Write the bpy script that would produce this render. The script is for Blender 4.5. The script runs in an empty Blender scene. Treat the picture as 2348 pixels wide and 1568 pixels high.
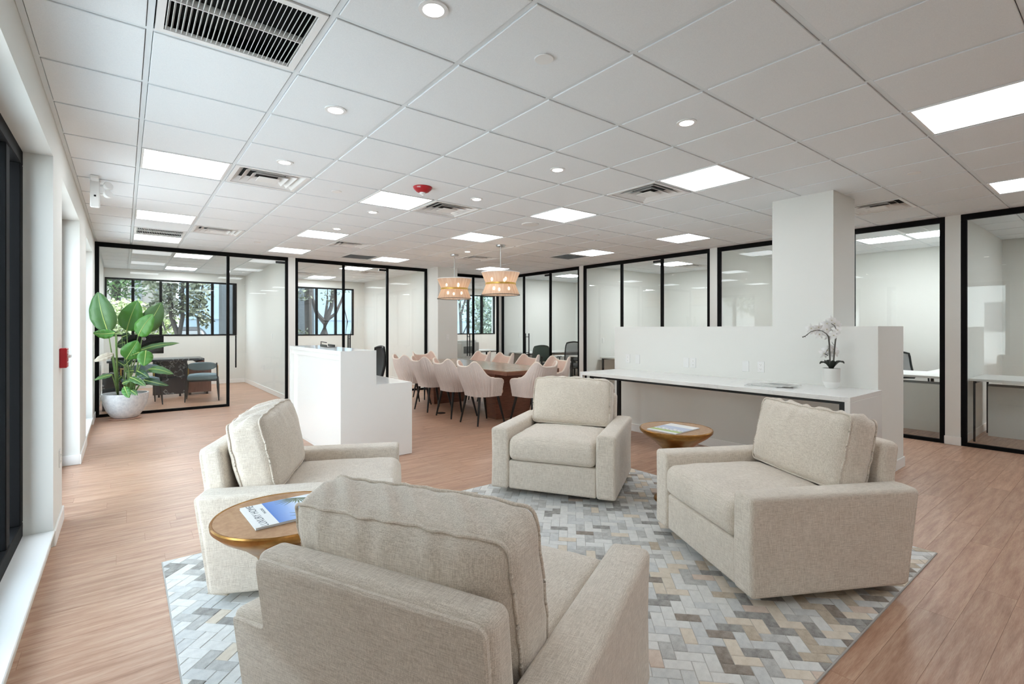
import bpy, bmesh, math, random
from mathutils import Vector, Matrix

# ---------------------------------------------------------------- camera, world, exposure
SC = bpy.context.scene
COL = SC.collection
YAW = math.radians(38.022)
HC, ZC = 1.38, 2.711            # eye height, ceiling height
FPX = 1137.2
cam_d = bpy.data.cameras.new('camera'); cam = bpy.data.objects.new('camera', cam_d); COL.objects.link(cam)
cam.location = (0, 0, HC); cam.rotation_euler = (math.pi/2, 0, -YAW)
cam_d.sensor_width = 36; cam_d.lens = FPX/2348*36
cam_d.shift_x = 1.2/2348; cam_d.shift_y = -32.4/2348
cam_d.clip_start = 0.02; cam_d.clip_end = 200
SC.camera = cam

W = bpy.data.worlds.new('sky'); SC.world = W; W.use_nodes = True
bg = W.node_tree.nodes['Background']
bg.inputs['Color'].default_value = (0.78, 0.89, 1.0, 1); bg.inputs['Strength'].default_value = 5.5
sun_d = bpy.data.lights.new('sun', 'SUN'); sun = bpy.data.objects.new('sun', sun_d); COL.objects.link(sun)
sun_d.energy = 13; sun_d.angle = math.radians(.6); sun_d.color = (1, .96, .9)
sun.rotation_euler = Vector((-math.cos(math.radians(56)), .05, -math.sin(math.radians(56)))).to_track_quat('-Z', 'Y').to_euler()
PANEL_E, DOWN_E = 7.4, 20.0
SC.view_settings.view_transform = 'Standard'; SC.view_settings.look = 'None'
SC.view_settings.gamma = 1; SC.view_settings.exposure = 0.42; SC.view_settings.use_curve_mapping = False
cy = SC.cycles
cy.max_bounces = 10; cy.diffuse_bounces = 5; cy.glossy_bounces = 4; cy.transmission_bounces = 6
cy.transparent_max_bounces = 16; cy.sample_clamp_indirect = 6; cy.caustics_reflective = False; cy.caustics_refractive = False
cy.use_denoising = True
try: cy.use_light_tree = True
except Exception: pass

# ---------------------------------------------------------------- small helpers
def lin(c):
    return tuple((v/255/12.92) if v/255 <= .04045 else ((v/255+.055)/1.055)**2.4 for v in c) + (1,)

def mat(name, rgb, rough=.6, metal=0, spec=.5, coat=0):
    m = bpy.data.materials.new(name); m.use_nodes = True
    b = m.node_tree.nodes['Principled BSDF']
    b.inputs['Base Color'].default_value = lin(rgb); b.inputs['Roughness'].default_value = rough
    b.inputs['Metallic'].default_value = metal; b.inputs['Specular IOR Level'].default_value = spec
    b.inputs['Coat Weight'].default_value = coat
    return m

class NT:
    def __init__(s, m): s.t = m.node_tree; s.b = s.t.nodes.get('Principled BSDF')
    def n(s, typ, **kw):
        nd = s.t.nodes.new(typ)
        for k, v in kw.items():
            if k.startswith('i_'):
                key = k[2:].replace('_', ' ')
                nd.inputs[int(key) if key.isdigit() else key].default_value = v
            else: setattr(nd, k, v)
        return nd
    def l(s, a, b): s.t.links.new(a, b)
    def ramp(s, fac, stops):
        r = s.n('ShaderNodeValToRGB'); s.l(fac, r.inputs[0])
        e = r.color_ramp.elements
        while len(e) < len(stops): e.new(.5)
        for k, (p, c) in enumerate(stops): e[k].position = p; e[k].color = lin(c) if len(c) == 3 and max(c) > 1 else (*c[:3], 1)
        return r
    def bump(s, h, strength=.2, dist=.002):
        bp = s.n('ShaderNodeBump'); bp.inputs['Strength'].default_value = strength; bp.inputs['Distance'].default_value = dist
        s.l(h, bp.inputs['Height']); s.l(bp.outputs[0], s.b.inputs['Normal']); return bp
    def coord(s, scale=(1, 1, 1), out='Object', off=None):
        tc = s.n('ShaderNodeTexCoord'); mp = s.n('ShaderNodeMapping'); mp.inputs['Scale'].default_value = scale
        s.l(tc.outputs[out], mp.inputs[0])
        if off is not None: s.l(off, mp.inputs['Location'])
        return mp.outputs[0]
    def noise(s, vec, scale=5, detail=3, rough=.5):
        nz = s.n('ShaderNodeTexNoise'); nz.inputs['Scale'].default_value = scale; nz.inputs['Detail'].default_value = detail
        nz.inputs['Roughness'].default_value = rough; s.l(vec, nz.inputs['Vector']); return nz.outputs[0]
    def rnd(s):          # one random number per object plus per loose piece
        oi = s.n('ShaderNodeObjectInfo'); g = s.n('ShaderNodeNewGeometry')
        a = s.n('ShaderNodeMath', operation='ADD'); s.l(oi.outputs['Random'], a.inputs[0]); s.l(g.outputs['Random Per Island'], a.inputs[1])
        f = s.n('ShaderNodeMath', operation='FRACT'); s.l(a.outputs[0], f.inputs[0]); return f.outputs[0]

class MB:
    """collects verts and faces"""
    def __init__(s): s.v = []; s.f = []
    def add(s, vs, fs):
        o = len(s.v); s.v += [Vector(v) for v in vs]; s.f += [tuple(i+o for i in f) for f in fs]; return s
    def box(s, x0, x1, y0, y1, z0, z1, m=None):
        vs = [(x, y, z) for z in (z0, z1) for y in (y0, y1) for x in (x0, x1)]
        if m: vs = [m @ Vector(v) for v in vs]
        return s.add(vs, [(0,2,3,1),(4,5,7,6),(0,1,5,4),(2,6,7,3),(0,4,6,2),(1,3,7,5)])
    def cbox(s, x0, x1, y0, y1, z0, z1, b, m=None):   # chamfered box
        g = []
        vs = []; fs = []
        bm = bmesh.new(); bmesh.ops.create_cube(bm, size=1)
        for v in bm.verts: v.co = Vector(((x0+x1)/2+v.co.x*(x1-x0), (y0+y1)/2+v.co.y*(y1-y0), (z0+z1)/2+v.co.z*(z1-z0)))
        bmesh.ops.bevel(bm, geom=bm.edges[:], offset=b, segments=1, affect='EDGES', profile=.5)
        bm.verts.index_update()
        vs = [v.co.copy() for v in bm.verts]; fs = [[v.index for v in f.verts] for f in bm.faces]; bm.free()
        if m: vs = [m @ v for v in vs]
        return s.add(vs, fs)
    def ring(s, rings, closed=True, cap=True):
        n = len(rings[0]); vs = [p for r in rings for p in r]; fs = []
        for k in range(len(rings)-1):
            for i in range(n if closed else n-1):
                j = (i+1) % n; fs.append((k*n+i, k*n+j, (k+1)*n+j, (k+1)*n+i))
        if cap: fs.append(tuple(range(n-1, -1, -1))); fs.append(tuple((len(rings)-1)*n+i for i in range(n)))
        return s.add(vs, fs)
    def lathe(s, prof, cx=0, cy=0, cz=0, n=32, cap=True):
        return s.ring([[(cx+r*math.cos(2*math.pi*i/n), cy+r*math.sin(2*math.pi*i/n), cz+z) for i in range(n)] for r, z in prof], True, cap)
    def tube(s, pts, rad, n=8, cap=True):
        pts = [Vector(p) for p in pts]
        rad = rad if isinstance(rad, (list, tuple)) else [rad]*len(pts)
        rings = []; up = Vector((0, 0, 1))
        for k, p in enumerate(pts):
            d = (pts[min(k+1, len(pts)-1)]-pts[max(k-1, 0)])
            d = d.normalized() if d.length > 1e-9 else Vector((0, 0, 1))
            a = up.cross(d)
            if a.length < .05: a = Vector((1, 0, 0)).cross(d)
            a.normalize(); b = d.cross(a)
            rings.append([p+a*(rad[k]*math.cos(2*math.pi*i/n))+b*(rad[k]*math.sin(2*math.pi*i/n)) for i in range(n)])
        return s.ring(rings, True, cap)
    def prism(s, poly, z0, z1, m=None):       # poly in xy
        n = len(poly); vs = [Vector((x, y, z0)) for x, y in poly]+[Vector((x, y, z1)) for x, y in poly]
        if m: vs = [m @ v for v in vs]
        return s.add(vs, [tuple(range(n-1, -1, -1)), tuple(range(n, 2*n))]+[(i, (i+1) % n, n+(i+1) % n, n+i) for i in range(n)])
    def soft(s, h, r, seg=(8, 8, 8), c=(0, 0, 0), fn=None, nr=3):
        """rounded box of half sizes h, corner radius r, deformed by fn"""
        def ax(hh, sg):
            inner = [-(hh-r)+2*(hh-r)*i/sg for i in range(sg+1)]
            ed = [r*(1-math.tan(math.pi/4*(1-k/nr))) for k in range(nr)]
            return [-hh+e for e in ed]+inner+[hh-e for e in reversed(ed)]
        A = [ax(h[k], seg[k]) for k in range(3)]
        idx = {}; vs = []; fs = []
        def P(i, j, k):
            key = (i, j, k)
            if key in idx: return idx[key]
            p = Vector((A[0][i], A[1][j], A[2][k]))
            q = Vector([max(-(h[t]-r), min(h[t]-r, p[t])) for t in range(3)])
            d = p-q
            if d.length > 1e-9: p = q+d.normalized()*r
            if fn: p = Vector(fn(p.x, p.y, p.z))
            idx[key] = len(vs); vs.append(p+Vector(c)); return idx[key]
        N = [len(a)-1 for a in A]
        for k in (0, N[2]):
            for i in range(N[0]):
                for j in range(N[1]):
                    f = (P(i, j, k), P(i+1, j, k), P(i+1, j+1, k), P(i, j+1, k)); fs.append(f if k else f[::-1])
        for j in (0, N[1]):
            for i in range(N[0]):
                for k in range(N[2]):
                    f = (P(i, j, k), P(i+1, j, k), P(i+1, j, k+1), P(i, j, k+1)); fs.append(f[::-1] if j else f)
        for i in (0, N[0]):
            for j in range(N[1]):
                for k in range(N[2]):
                    f = (P(i, j, k), P(i, j+1, k), P(i, j+1, k+1), P(i, j, k+1)); fs.append(f if i else f[::-1])
        return s.add(vs, fs)
    def mesh(s, name, m, smooth=False):
        me = bpy.data.meshes.new(name); me.from_pydata(s.v, [], s.f); me.materials.append(m)
        if smooth:
            me.polygons.foreach_set('use_smooth', [True]*len(me.polygons))
            if smooth != 'all': me.set_sharp_from_angle(angle=math.radians(40 if smooth is True else smooth))
        me.update(); return me
    def build(s, name, m, parent=None, smooth=False, label=None, loc=None, kind=None):
        o = bpy.data.objects.new(name, s.mesh(name, m, smooth)); COL.objects.link(o)
        if parent: o.parent = parent
        if loc: o.location = loc
        if label: o['label'] = label
        if kind: o['kind'] = kind
        return o

def inst(src, name, parent, loc=(0, 0, 0), rz=0):
    o = bpy.data.objects.new(name, src if isinstance(src, bpy.types.Mesh) else src.data); COL.objects.link(o); o.parent = parent
    o.location = loc; o.rotation_euler = (0, 0, rz); return o

def thing(name, label, cat, loc=(0, 0, 0), rz=0, group=None):
    o = bpy.data.objects.new(name, None); COL.objects.link(o); o.empty_display_size = .1
    o.location = loc; o.rotation_euler = (0, 0, rz); o['label'] = label; o['category'] = cat
    if group: o['group'] = group
    return o
def tag(o, label, cat, group=None, kind=None):
    o['label'] = label; o['category'] = cat
    if group: o['group'] = group
    if kind: o['kind'] = kind
    return o
def setting(name, label=None):
    o = bpy.data.objects.new(name, None); COL.objects.link(o); o.empty_display_size = .1; o['kind'] = 'structure'
    if label: o['label'] = label
    return o
def copy_tree(o, parent=None):
    c = o.copy(); COL.objects.link(c)
    if parent: c.parent = parent
    for ch in list(o.children): copy_tree(ch, c)
    return c
def place(root, first, loc, rz, label, group=None):
    o = root if first else copy_tree(root)
    o.location = loc; o.rotation_euler = (0, 0, rz); o['label'] = label
    if group: o['group'] = group
    return o
def project(x, y, z):
    d = x*math.sin(YAW)+y*math.cos(YAW); r = x*math.cos(YAW)-y*math.sin(YAW)
    if d < .15: return None
    return (1172.8+FPX*r/d, 751.6-FPX*(z-HC)/d, d)
def seen(x, y, z, m=60):
    p = project(x, y, z)
    return p and -m < p[0] < 2348+m and -m < p[1] < 1568+m

# ---------------------------------------------------------------- materials
M = {}
M['wall'] = mat('wall_paint', (229, 229, 224), .75)
M['trimw'] = mat('white_trim', (240, 239, 236), .45)
M['slab'] = mat('ceiling_slab', (205, 205, 205), .9)
M['black'] = mat('black_aluminium', (14, 14, 15), .65, 0, .12)
M['blackm'] = mat('black_metal', (14, 14, 15), .35, .3)
M['white'] = mat('white_enamel', (238, 238, 237), .4)
M['whitep'] = mat('white_plastic', (232, 232, 230), .35)
M['lam'] = mat('white_laminate', (233, 233, 231), .3)
M['grid'] = mat('ceiling_grid', (228, 234, 237), .5)
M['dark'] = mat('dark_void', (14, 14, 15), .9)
M['greym'] = mat('grey_metal', (160, 161, 163), .35, .8)
M['red'] = mat('red_plastic', (176, 24, 36), .35)
M['clear'] = mat('lens_plastic', (235, 240, 240), .1); 
M['chrome'] = mat('brushed_nickel', (190, 190, 190), .3, 1)
M['brass'] = mat('brass', (196, 158, 84), .28, 1)
M['blackleg'] = mat('black_leg', (22, 18, 17), .4)
M['paper'] = mat('paper', (236, 236, 234), .6)
M['greyfab'] = mat('charcoal_fabric', (46, 48, 50), .9)
M['teal'] = mat('teal_grey_fabric', (112, 132, 140), .85)
M['green'] = mat('dark_green_mesh', (48, 72, 66), .8)
M['greyplas'] = mat('grey_plastic', (120, 122, 124), .5)
M['socket'] = mat('socket_slot', (60, 60, 60), .6)

m = M['tile'] = mat('mineral_tile', (238, 241, 243), .92); t = NT(m)
nz = t.noise(t.coord(), 260, 2, .7); r = t.ramp(nz, [(.3, (232, 236, 239)), (.7, (241, 245, 247))]); t.l(r.outputs[0], t.b.inputs[0]); t.bump(nz, .25, .001)
t = NT(M['wall']); t.bump(t.noise(t.coord(out='Object'), 180, 2), .05, .001)

def emis(name, rgb, s):
    m = bpy.data.materials.new(name); m.use_nodes = True; n = m.node_tree.nodes; n.clear()
    e = n.new('ShaderNodeEmission'); o = n.new('ShaderNodeOutputMaterial'); e.inputs[0].default_value = lin(rgb); e.inputs[1].default_value = s
    m.node_tree.links.new(e.outputs[0], o.inputs[0]); return m
M['panel'] = emis('led_panel', (242, 249, 255), PANEL_E)
M['panelo'] = emis('led_panel_office', (246, 250, 255), PANEL_E*2.6)
M['panelw'] = emis('led_panel_small_office', (246, 250, 255), PANEL_E*4.2)
M['down'] = emis('downlight_lens', (255, 250, 244), DOWN_E)
M['bulb'] = emis('warm_bulb', (255, 226, 190), 12)

def glass(name, tint=(250, 252, 251)):
    m = bpy.data.materials.new(name); m.use_nodes = True; n = m.node_tree.nodes; n.clear(); L = m.node_tree.links.new
    tr = n.new('ShaderNodeBsdfTransparent'); tr.inputs[0].default_value = lin(tint)
    gl = n.new('ShaderNodeBsdfGlossy'); gl.inputs['Roughness'].default_value = .0
    fr = n.new('ShaderNodeFresnel'); ge = n.new('ShaderNodeNewGeometry'); mi = n.new('ShaderNodeMapRange')   # thin pane: same reflectance from both sides
    mi.inputs[3].default_value = 1.40; mi.inputs[4].default_value = 1/1.40; L(ge.outputs['Backfacing'], mi.inputs[0]); L(mi.outputs[0], fr.inputs['IOR'])
    mx = n.new('ShaderNodeMixShader'); o = n.new('ShaderNodeOutputMaterial')
    L(fr.outputs[0], mx.inputs[0]); L(tr.outputs[0], mx.inputs[1]); L(gl.outputs[0], mx.inputs[2]); L(mx.outputs[0], o.inputs[0]); return m
M['glass'] = glass('clear_glass'); M['winglass'] = glass('window_glass', (244, 248, 250))

# planks
m = M['plank'] = mat('wood_plank', (170, 126, 100), .36, spec=.5); t = NT(m)
rd = t.rnd(); mul = t.n('ShaderNodeMath', operation='MULTIPLY'); t.l(rd, mul.inputs[0]); mul.inputs[1].default_value = 37.0
cmb = t.n('ShaderNodeCombineXYZ'); t.l(mul.outputs[0], cmb.inputs[0]); t.l(mul.outputs[0], cmb.inputs[1])
n1 = t.noise(t.coord((.9, 9, 1), off=cmb.outputs[0]), 3.2, 5, .6); n2 = t.noise(t.coord((3, 60, 1), off=cmb.outputs[0]), 6, 3, .6)
r1 = t.ramp(n1, [(.28, (164, 122, 98)), (.5, (190, 151, 126)), (.74, (211, 178, 154))])
r2 = t.ramp(n2, [(.35, (214, 204, 196)), (.65, (255, 255, 255))])
mx = t.n('ShaderNodeMix', data_type='RGBA', blend_type='MULTIPLY'); mx.inputs[0].default_value = .55; t.l(r1.outputs[0], mx.inputs[6]); t.l(r2.outputs[0], mx.inputs[7])
hs = t.n('ShaderNodeHueSaturation'); vr = t.n('ShaderNodeMapRange'); t.l(rd, vr.inputs[0]); vr.inputs[3].default_value = .93; vr.inputs[4].default_value = 1.06
t.l(vr.outputs[0], hs.inputs['Value']); t.l(mx.outputs[2], hs.inputs['Color']); t.l(hs.outputs[0], t.b.inputs[0]); t.bump(n2, .12, .001)
M['gap'] = mat('plank_joint', (146, 110, 88), .8)

# upholstery linen
def linen(name, c0, c1, scale=1.0, bstr=.55):
    m = mat(name, c0, .95, spec=.15); t = NT(m)
    a = t.noise(t.coord((1, 1, .05)), 520*scale, 1, .6); b = t.noise(t.coord((.05, 1, 1)), 520*scale, 1, .6); d = t.noise(t.coord((1, .05, 1)), 520*scale, 1, .6); c = t.noise(t.coord(), 7, 3, .6)
    s0 = t.n('ShaderNodeMath', operation='ADD'); t.l(a, s0.inputs[0]); t.l(b, s0.inputs[1])
    s1 = t.n('ShaderNodeMath', operation='ADD'); t.l(s0.outputs[0], s1.inputs[0]); t.l(d, s1.inputs[1])
    s2 = t.n('ShaderNodeMath', operation='MULTIPLY'); t.l(s1.outputs[0], s2.inputs[0]); s2.inputs[1].default_value = .3333
    r = t.ramp(s2.outputs[0], [(.40, c0), (.60, c1)])
    r2 = t.ramp(c, [(.3, (226, 224, 222)), (.7, (255, 255, 255))])
    mx = t.n('ShaderNodeMix', data_type='RGBA', blend_type='MULTIPLY'); mx.inputs[0].default_value = .3; t.l(r.outputs[0], mx.inputs[6]); t.l(r2.outputs[0], mx.inputs[7])
    t.l(mx.outputs[2], t.b.inputs[0]); t.b.inputs['Sheen Weight'].default_value = .25; t.b.inputs['Sheen Roughness'].default_value = .5
    t.bump(s2.outputs[0], bstr, .0016); return m
M['linen'] = linen('oatmeal_linen', (203, 190, 175), (243, 233, 220))
M['rib'] = linen('blush_ribbed_fabric', (212, 198, 191), (228, 216, 209), 1, .15)
M['blush'] = linen('blush_lining', (226, 196, 180), (236, 210, 195), 1, .1)
M['welt'] = mat('cream_welt', (236, 222, 208), .7)

# marble
def marble(name, base, vein, scale=1.2, lo=.47, hi=.53, rough=.12):
    m = mat(name, base, rough, spec=.5); t = NT(m)
    v = t.coord((1, 1, 1)); n0 = t.noise(v, scale, 6, .62)
    r = t.ramp(n0, [(lo-.008, base), ((lo+hi)/2, vein), (hi+.008, base)]); t.l(r.outputs[0], t.b.inputs[0]); return m
M['quartz'] = marble('white_quartz', (238, 237, 234), (230, 229, 227), .8, .4985, .5015)
M['gloss'] = mat('white_gloss_laminate', (240, 240, 238), .12)
M['darkmarble'] = marble('dark_marble', (44, 46, 51), (170, 172, 176), 2.4, .499, .501, .25)
# woods
def wood(name, c0, c1, scale=(1, 12, 12), rough=.35):
    m = mat(name, c0, rough); t = NT(m); n1 = t.noise(t.coord(scale), 4, 4, .6)
    r = t.ramp(n1, [(.3, c0), (.7, c1)]); t.l(r.outputs[0], t.b.inputs[0]); return m
M['tabletop'] = wood('table_oak', (150, 126, 106), (172, 148, 126), (14, 1.2, 14), .22)
M['tableedge'] = wood('table_walnut', (104, 66, 50), (132, 88, 68), (2, 2, 14), .4)
M['deskwood'] = wood('desk_walnut', (92, 62, 54), (120, 84, 72), (12, 12, 1.5), .35)
# bronze side table
m = M['bronze'] = mat('aged_bronze', (170, 122, 62), .27, .85); t = NT(m); n1 = t.noise(t.coord(), 14, 5, .65)
r = t.ramp(n1, [(.3, (150, 100, 46)), (.7, (188, 140, 78))]); t.l(r.outputs[0], t.b.inputs[0])
m = M['bronzetop'] = mat('bronze_top', (176, 140, 104), .42, .55); t = NT(m); n1 = t.noise(t.coord(), 30, 5, .7)
r = t.ramp(n1, [(.3, (164, 126, 92)), (.7, (190, 154, 118))]); t.l(r.outputs[0], t.b.inputs[0])
# concrete pot, plants
m = M['pot'] = mat('white_concrete', (214, 218, 222), .85); t = NT(m); n1 = t.noise(t.coord(), 22, 6, .7)
r = t.ramp(n1, [(.3, (196, 201, 207)), (.6, (226, 229, 232))]); t.l(r.outputs[0], t.b.inputs[0]); t.bump(n1, .2, .002)
M['terracotta'] = mat('terracotta_saucer', (178, 138, 118), .8)
M['soil'] = mat('potting_soil', (52, 42, 36), .95)
def leafmat(name, c0, c1, c2):
    m = mat(name, c0, .36); t = NT(m); n1 = t.noise(t.coord((1, 1, 1), out='UV'), 3, 2)
    w = t.n('ShaderNodeTexWave', wave_type='BANDS', bands_direction='Y'); w.inputs['Scale'].default_value = 9; w.inputs['Distortion'].default_value = 1.5
    t.l(t.coord(out='UV'), w.inputs[0])
    r = t.ramp(w.outputs[1], [(.0, c0), (1, c1)]); t.l(r.outputs[0], t.b.inputs[0])
    t.b.inputs['Subsurface Weight'].default_value = 0
    return m
M['leaf0'] = leafmat('leaf_bright', (62, 116, 42), (80, 136, 54), None)
M['leaf1'] = leafmat('leaf_mid', (48, 88, 48), (92, 126, 74), None)
M['leaf2'] = leafmat('leaf_dark', (36, 66, 42), (52, 84, 52), None)
M['leaf3'] = mat('leaf_dry', (176, 166, 150), .8)
M['rib0'] = mat('leaf_midrib', (170, 190, 110), .5)
M['stem'] = wood('plant_stem', (88, 122, 62), (130, 152, 96), (1, 1, 2), .5)
M['petal'] = mat('white_petal', (244, 244, 243), .6); M['orleaf'] = mat('orchid_leaf', (44, 50, 44), .4); M['orstem'] = mat('orchid_stem', (86, 84, 78), .6)
M['ceramic'] = mat('matt_ceramic', (222, 221, 216), .6); M['ceramicg'] = mat('glazed_ceramic', (236, 236, 233), .3)
# ---------------------------------------------------------------- floor with planks
XL, XR, YF, YB = -.35, 7.75, 9.95, -2.6
XO, YO = 10.45, 14.12
floor = MB().box(-.62, XO+.1, YB-.1, YO+.15, -.12, -.0016).build('floor', M['gap'], kind='structure')
RUG = (.18, 3.91, .79, 3.55)
rnd = random.Random(3)
PW, PL = .15, 1.22
cand = []
y = YB
row = 0
while y < YO:
    x = -.49-rnd.random()*PL
    y1 = min(y+PW, YO)
    while x < XO:
        a, b = max(x, -.49), min(x+PL, XO)
        if b-a > .01: cand.append((a, b, y, y1))
        x += PL
    y += PW; row += 1
def plank_score(c):
    cx, cyy = (c[0]+c[1])/2, (c[2]+c[3])/2
    best = 0
    for xx in (c[0], cx, c[1]):
        if seen(xx, cyy, 0): 
            if RUG[0]+.1 < xx < RUG[1]-.1 and RUG[2]+.1 < cyy < RUG[3]-.1: continue
            p = project(xx, cyy, 0); best = max(best, (c[1]-c[0])/p[2]**2)
    return best
cand.sort(key=plank_score, reverse=True)
full = MB().box(0, PL-.0012, 0, PW-.0012, -.0020, 0).mesh('plank', M['plank'])
for c in cand[:296]:
    if abs(c[1]-c[0]-PL) < 1e-6 and abs(c[3]-c[2]-PW) < 1e-6: inst(full, 'plank', floor, (c[0], c[2], 0))
    else: MB().box(0, c[1]-c[0]-.0012, 0, c[3]-c[2]-.0012, -.0020, 0).build('plank', M['plank'], floor, loc=(c[0], c[2], 0))
mb = MB()
for c in cand[296:]: mb.box(c[0], c[1]-.0012, c[2], c[3]-.0012, -.0020, 0)
mb.build('far_planks', M['plank'], floor, kind='stuff')

# ---------------------------------------------------------------- ceiling: slab, grid runners, tiles
ceiling = MB().box(-.62, XO+.1, YB-.1, YO+.15, 2.83, 2.9).build('ceiling', M['slab'], kind='structure')
GX = lambda i: .0912+.6154*i
GY = lambda j: 2.126+.6039*j
def cell(x, y): return (math.floor((x-.0912)/.6154), math.floor((y-2.126)/.6039))
def cc(c): return (GX(c[0])+.3077, GY(c[1])+.302)
I0, I1 = -1, 17
J0, J1 = -8, 20
for i in range(0, I1):
    MB().box(GX(i)-.012, GX(i)+.012, YB, YO, ZC, ZC+.03).build('grid_runner', M['grid'], ceiling)
for j in range(J0+1, J1):
    if YB < GY(j) < YO: MB().box(-.34, XO, GY(j)-.012, GY(j)+.012, ZC+.0008, ZC+.028).build('cross_tee', M['grid'], ceiling)
MB().box(-.349, -.325, YB, YO, ZC+.0004, ZC+.02).build('wall_angle', M['grid'], ceiling)
PANELS = [(.399,4.84),(.399,7.26),(.399,9.07),(2.245,4.84),(4.09,2.43),(2.245,7.26),(4.09,4.24),(4.09,6.05),(2.245,9.07),(4.09,9.07),
          (6.55,9.07),(6.55,6.05),(6.55,4.24),(4.09,.616),(6.55,.616),
          (1.0,10.8),(1.0,13.18),(4.03,10.75),(4.03,13.19),(9.01,9.07),(9.01,6.05),(9.01,2.43),(9.01,1.82),(9.01,-.3),  # last panel is out of view, added to light the right-most office
          (7.2,12.4),(9.6,12.4),(.399,-.6),(2.245,-.6),(4.09,-1.2),(6.55,-1.2)]
VENTS = [(1.0,4.84),(2.86,4.84),(4.09,3.03),(6.55,1.82),(1.0,7.86),(2.86,7.86),(5.32,7.86),(4.7,11.5),(3.34,12.45),(9.64,5.9)]
GRILLES = [(.399,2.43),(.399,8.467),(8.40,1.82)]
CRATES = [(3.476,9.07),(6.55,6.655)]
used = {cell(x, y) for L in (PANELS, VENTS, GRILLES, CRATES) for x, y in L}
cells = []
for i in range(-1, I1):
    for j in range(J0, J1):
        if (i, j) in used: continue
        x0, x1, y0, y1 = max(GX(i), -.337), min(GX(i+1), XO), max(GY(j), YB), min(GY(j+1), YO)
        if x1-x0 < .05 or y1-y0 < .03: continue
        cells.append((x0+.015, x1-.015, y0+.015, y1-.015))
def tile_score(c):
    cx, cyy = (c[0]+c[1])/2, (c[2]+c[3])/2
    if not seen(cx, cyy, ZC, 260): return 0
    p = project(cx, cyy, ZC); return (1 if cx < XR and cyy < YF else .1)*(c[1]-c[0])*(c[3]-c[2])/p[2]**3
cells.sort(key=tile_score, reverse=True)
tw, th = .6154-.03, .6039-.03
tmesh = MB().cbox(0, tw, 0, th, ZC-.005, ZC+.012, .002).mesh('tile', M['tile'])
for c in cells[:296]:
    if abs(c[1]-c[0]-tw) < 1e-4 and abs(c[3]-c[2]-th) < 1e-4: inst(tmesh, 'ceiling_tile', ceiling, (c[0], c[2], 0))
    else: MB().cbox(0, c[1]-c[0], 0, c[3]-c[2], ZC-.005, ZC+.012, .002).build('ceiling_tile', M['tile'], ceiling, loc=(c[0], c[2], 0))
mb = MB()
for c in cells[296:]: mb.box(c[0], c[1], c[2], c[3], ZC-.005, ZC+.012)
mb.build('far_ceiling_tiles', M['tile'], ceiling, kind='stuff')

# ---------------------------------------------------------------- walls
HZ = 2.46
def wallpiece(name, boxes, m='wall'):
    mb = MB()
    for b in boxes: mb.box(*b)
    return mb.build(name, M[m], kind='structure')
OX = -.62
wallpiece('wall_left', [(OX, XL, YB-.1, 1.9, 0, 2.8), (OX, XL, 4.24, 4.80, 0, 2.8), (OX, XL, 6.65, 7.68, 0, 2.8), (OX, XL, 9.23, YO, 0, 2.8),
    (OX, XL, 1.9, 4.24, HZ, 2.8), (OX, XL, 4.80, 6.65, HZ, 2.8), (OX, XL, 7.68, 9.23, HZ, 2.8),
    (OX, XL-.01, 1.9, 4.24, 0, .085), (OX, XL-.01, 7.68, 9.23, 0, .085)])
MB().cbox(-.5, XL+.008, 1.9, 4.24, .085, .103, .004).build('trim_1', M['trimw'], kind='structure')
MB().cbox(-.5, XL+.008, 7.68, 9.23, .085, .103, .004).build('trim_2', M['trimw'], kind='structure')
wallpiece('wall_back', [(OX, XO+.1, YB-.12, YB, 0, 2.8)])
# far exterior wall of the offices with window openings
WA, WBx, WCx = (-.33, 2.246, 1.19, 2.5), (2.9, 5.244, 1.168, 2.5), (7.9, 10.30, 1.16, 2.5)
fw = []
xs = [OX, WA[0], WA[1], WBx[0], WBx[1], WCx[0], WCx[1], XO+.1]
for k in (0, 2, 4, 6): fw.append((xs[k], xs[k+1], YO, YO+.2, 0, 2.8))
for w in (WA, WBx, WCx): fw.append((w[0], w[1], YO, YO+.2, 0, w[2])); fw.append((w[0], w[1], YO, YO+.2, w[3], 2.8))
wallpiece('wall_far', fw)
wallpiece('wall_office_first', [(2.435, 2.56, YF-.03, YO, 0, ZC)])
wallpiece('wall_office_second', [(5.56, 5.66, 10.35, YO, 0, ZC)])
wallpiece('wall_column_far', [(5.365, 5.86, 9.45, 10.40, 0, ZC)])
wallpiece('wall_office_third', [(XR-.03, XO, 10.32, 10.44, 0, ZC)])
wallpiece('wall_office_fourth', [(XR-.03, XO, 7.39, 7.51, 0, ZC)])
wallpiece('wall_office_fifth', [(XR-.03, XO, 4.36, 4.49, 0, ZC)])
wallpiece('wall_office_sixth', [(XR-.03, XO, 1.335, 1.475, 0, ZC)])
wallpiece('wall_right', [(XO, XO+.12, YB, YO, 0, 2.8)])
wallpiece('wall_column', [(5.375, 5.94, 1.85, 2.42, 1.39, ZC)])
wallpiece('wall_low', [(5.37, 6.13, 1.49, 4.542, 0, 1.395)])
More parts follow.
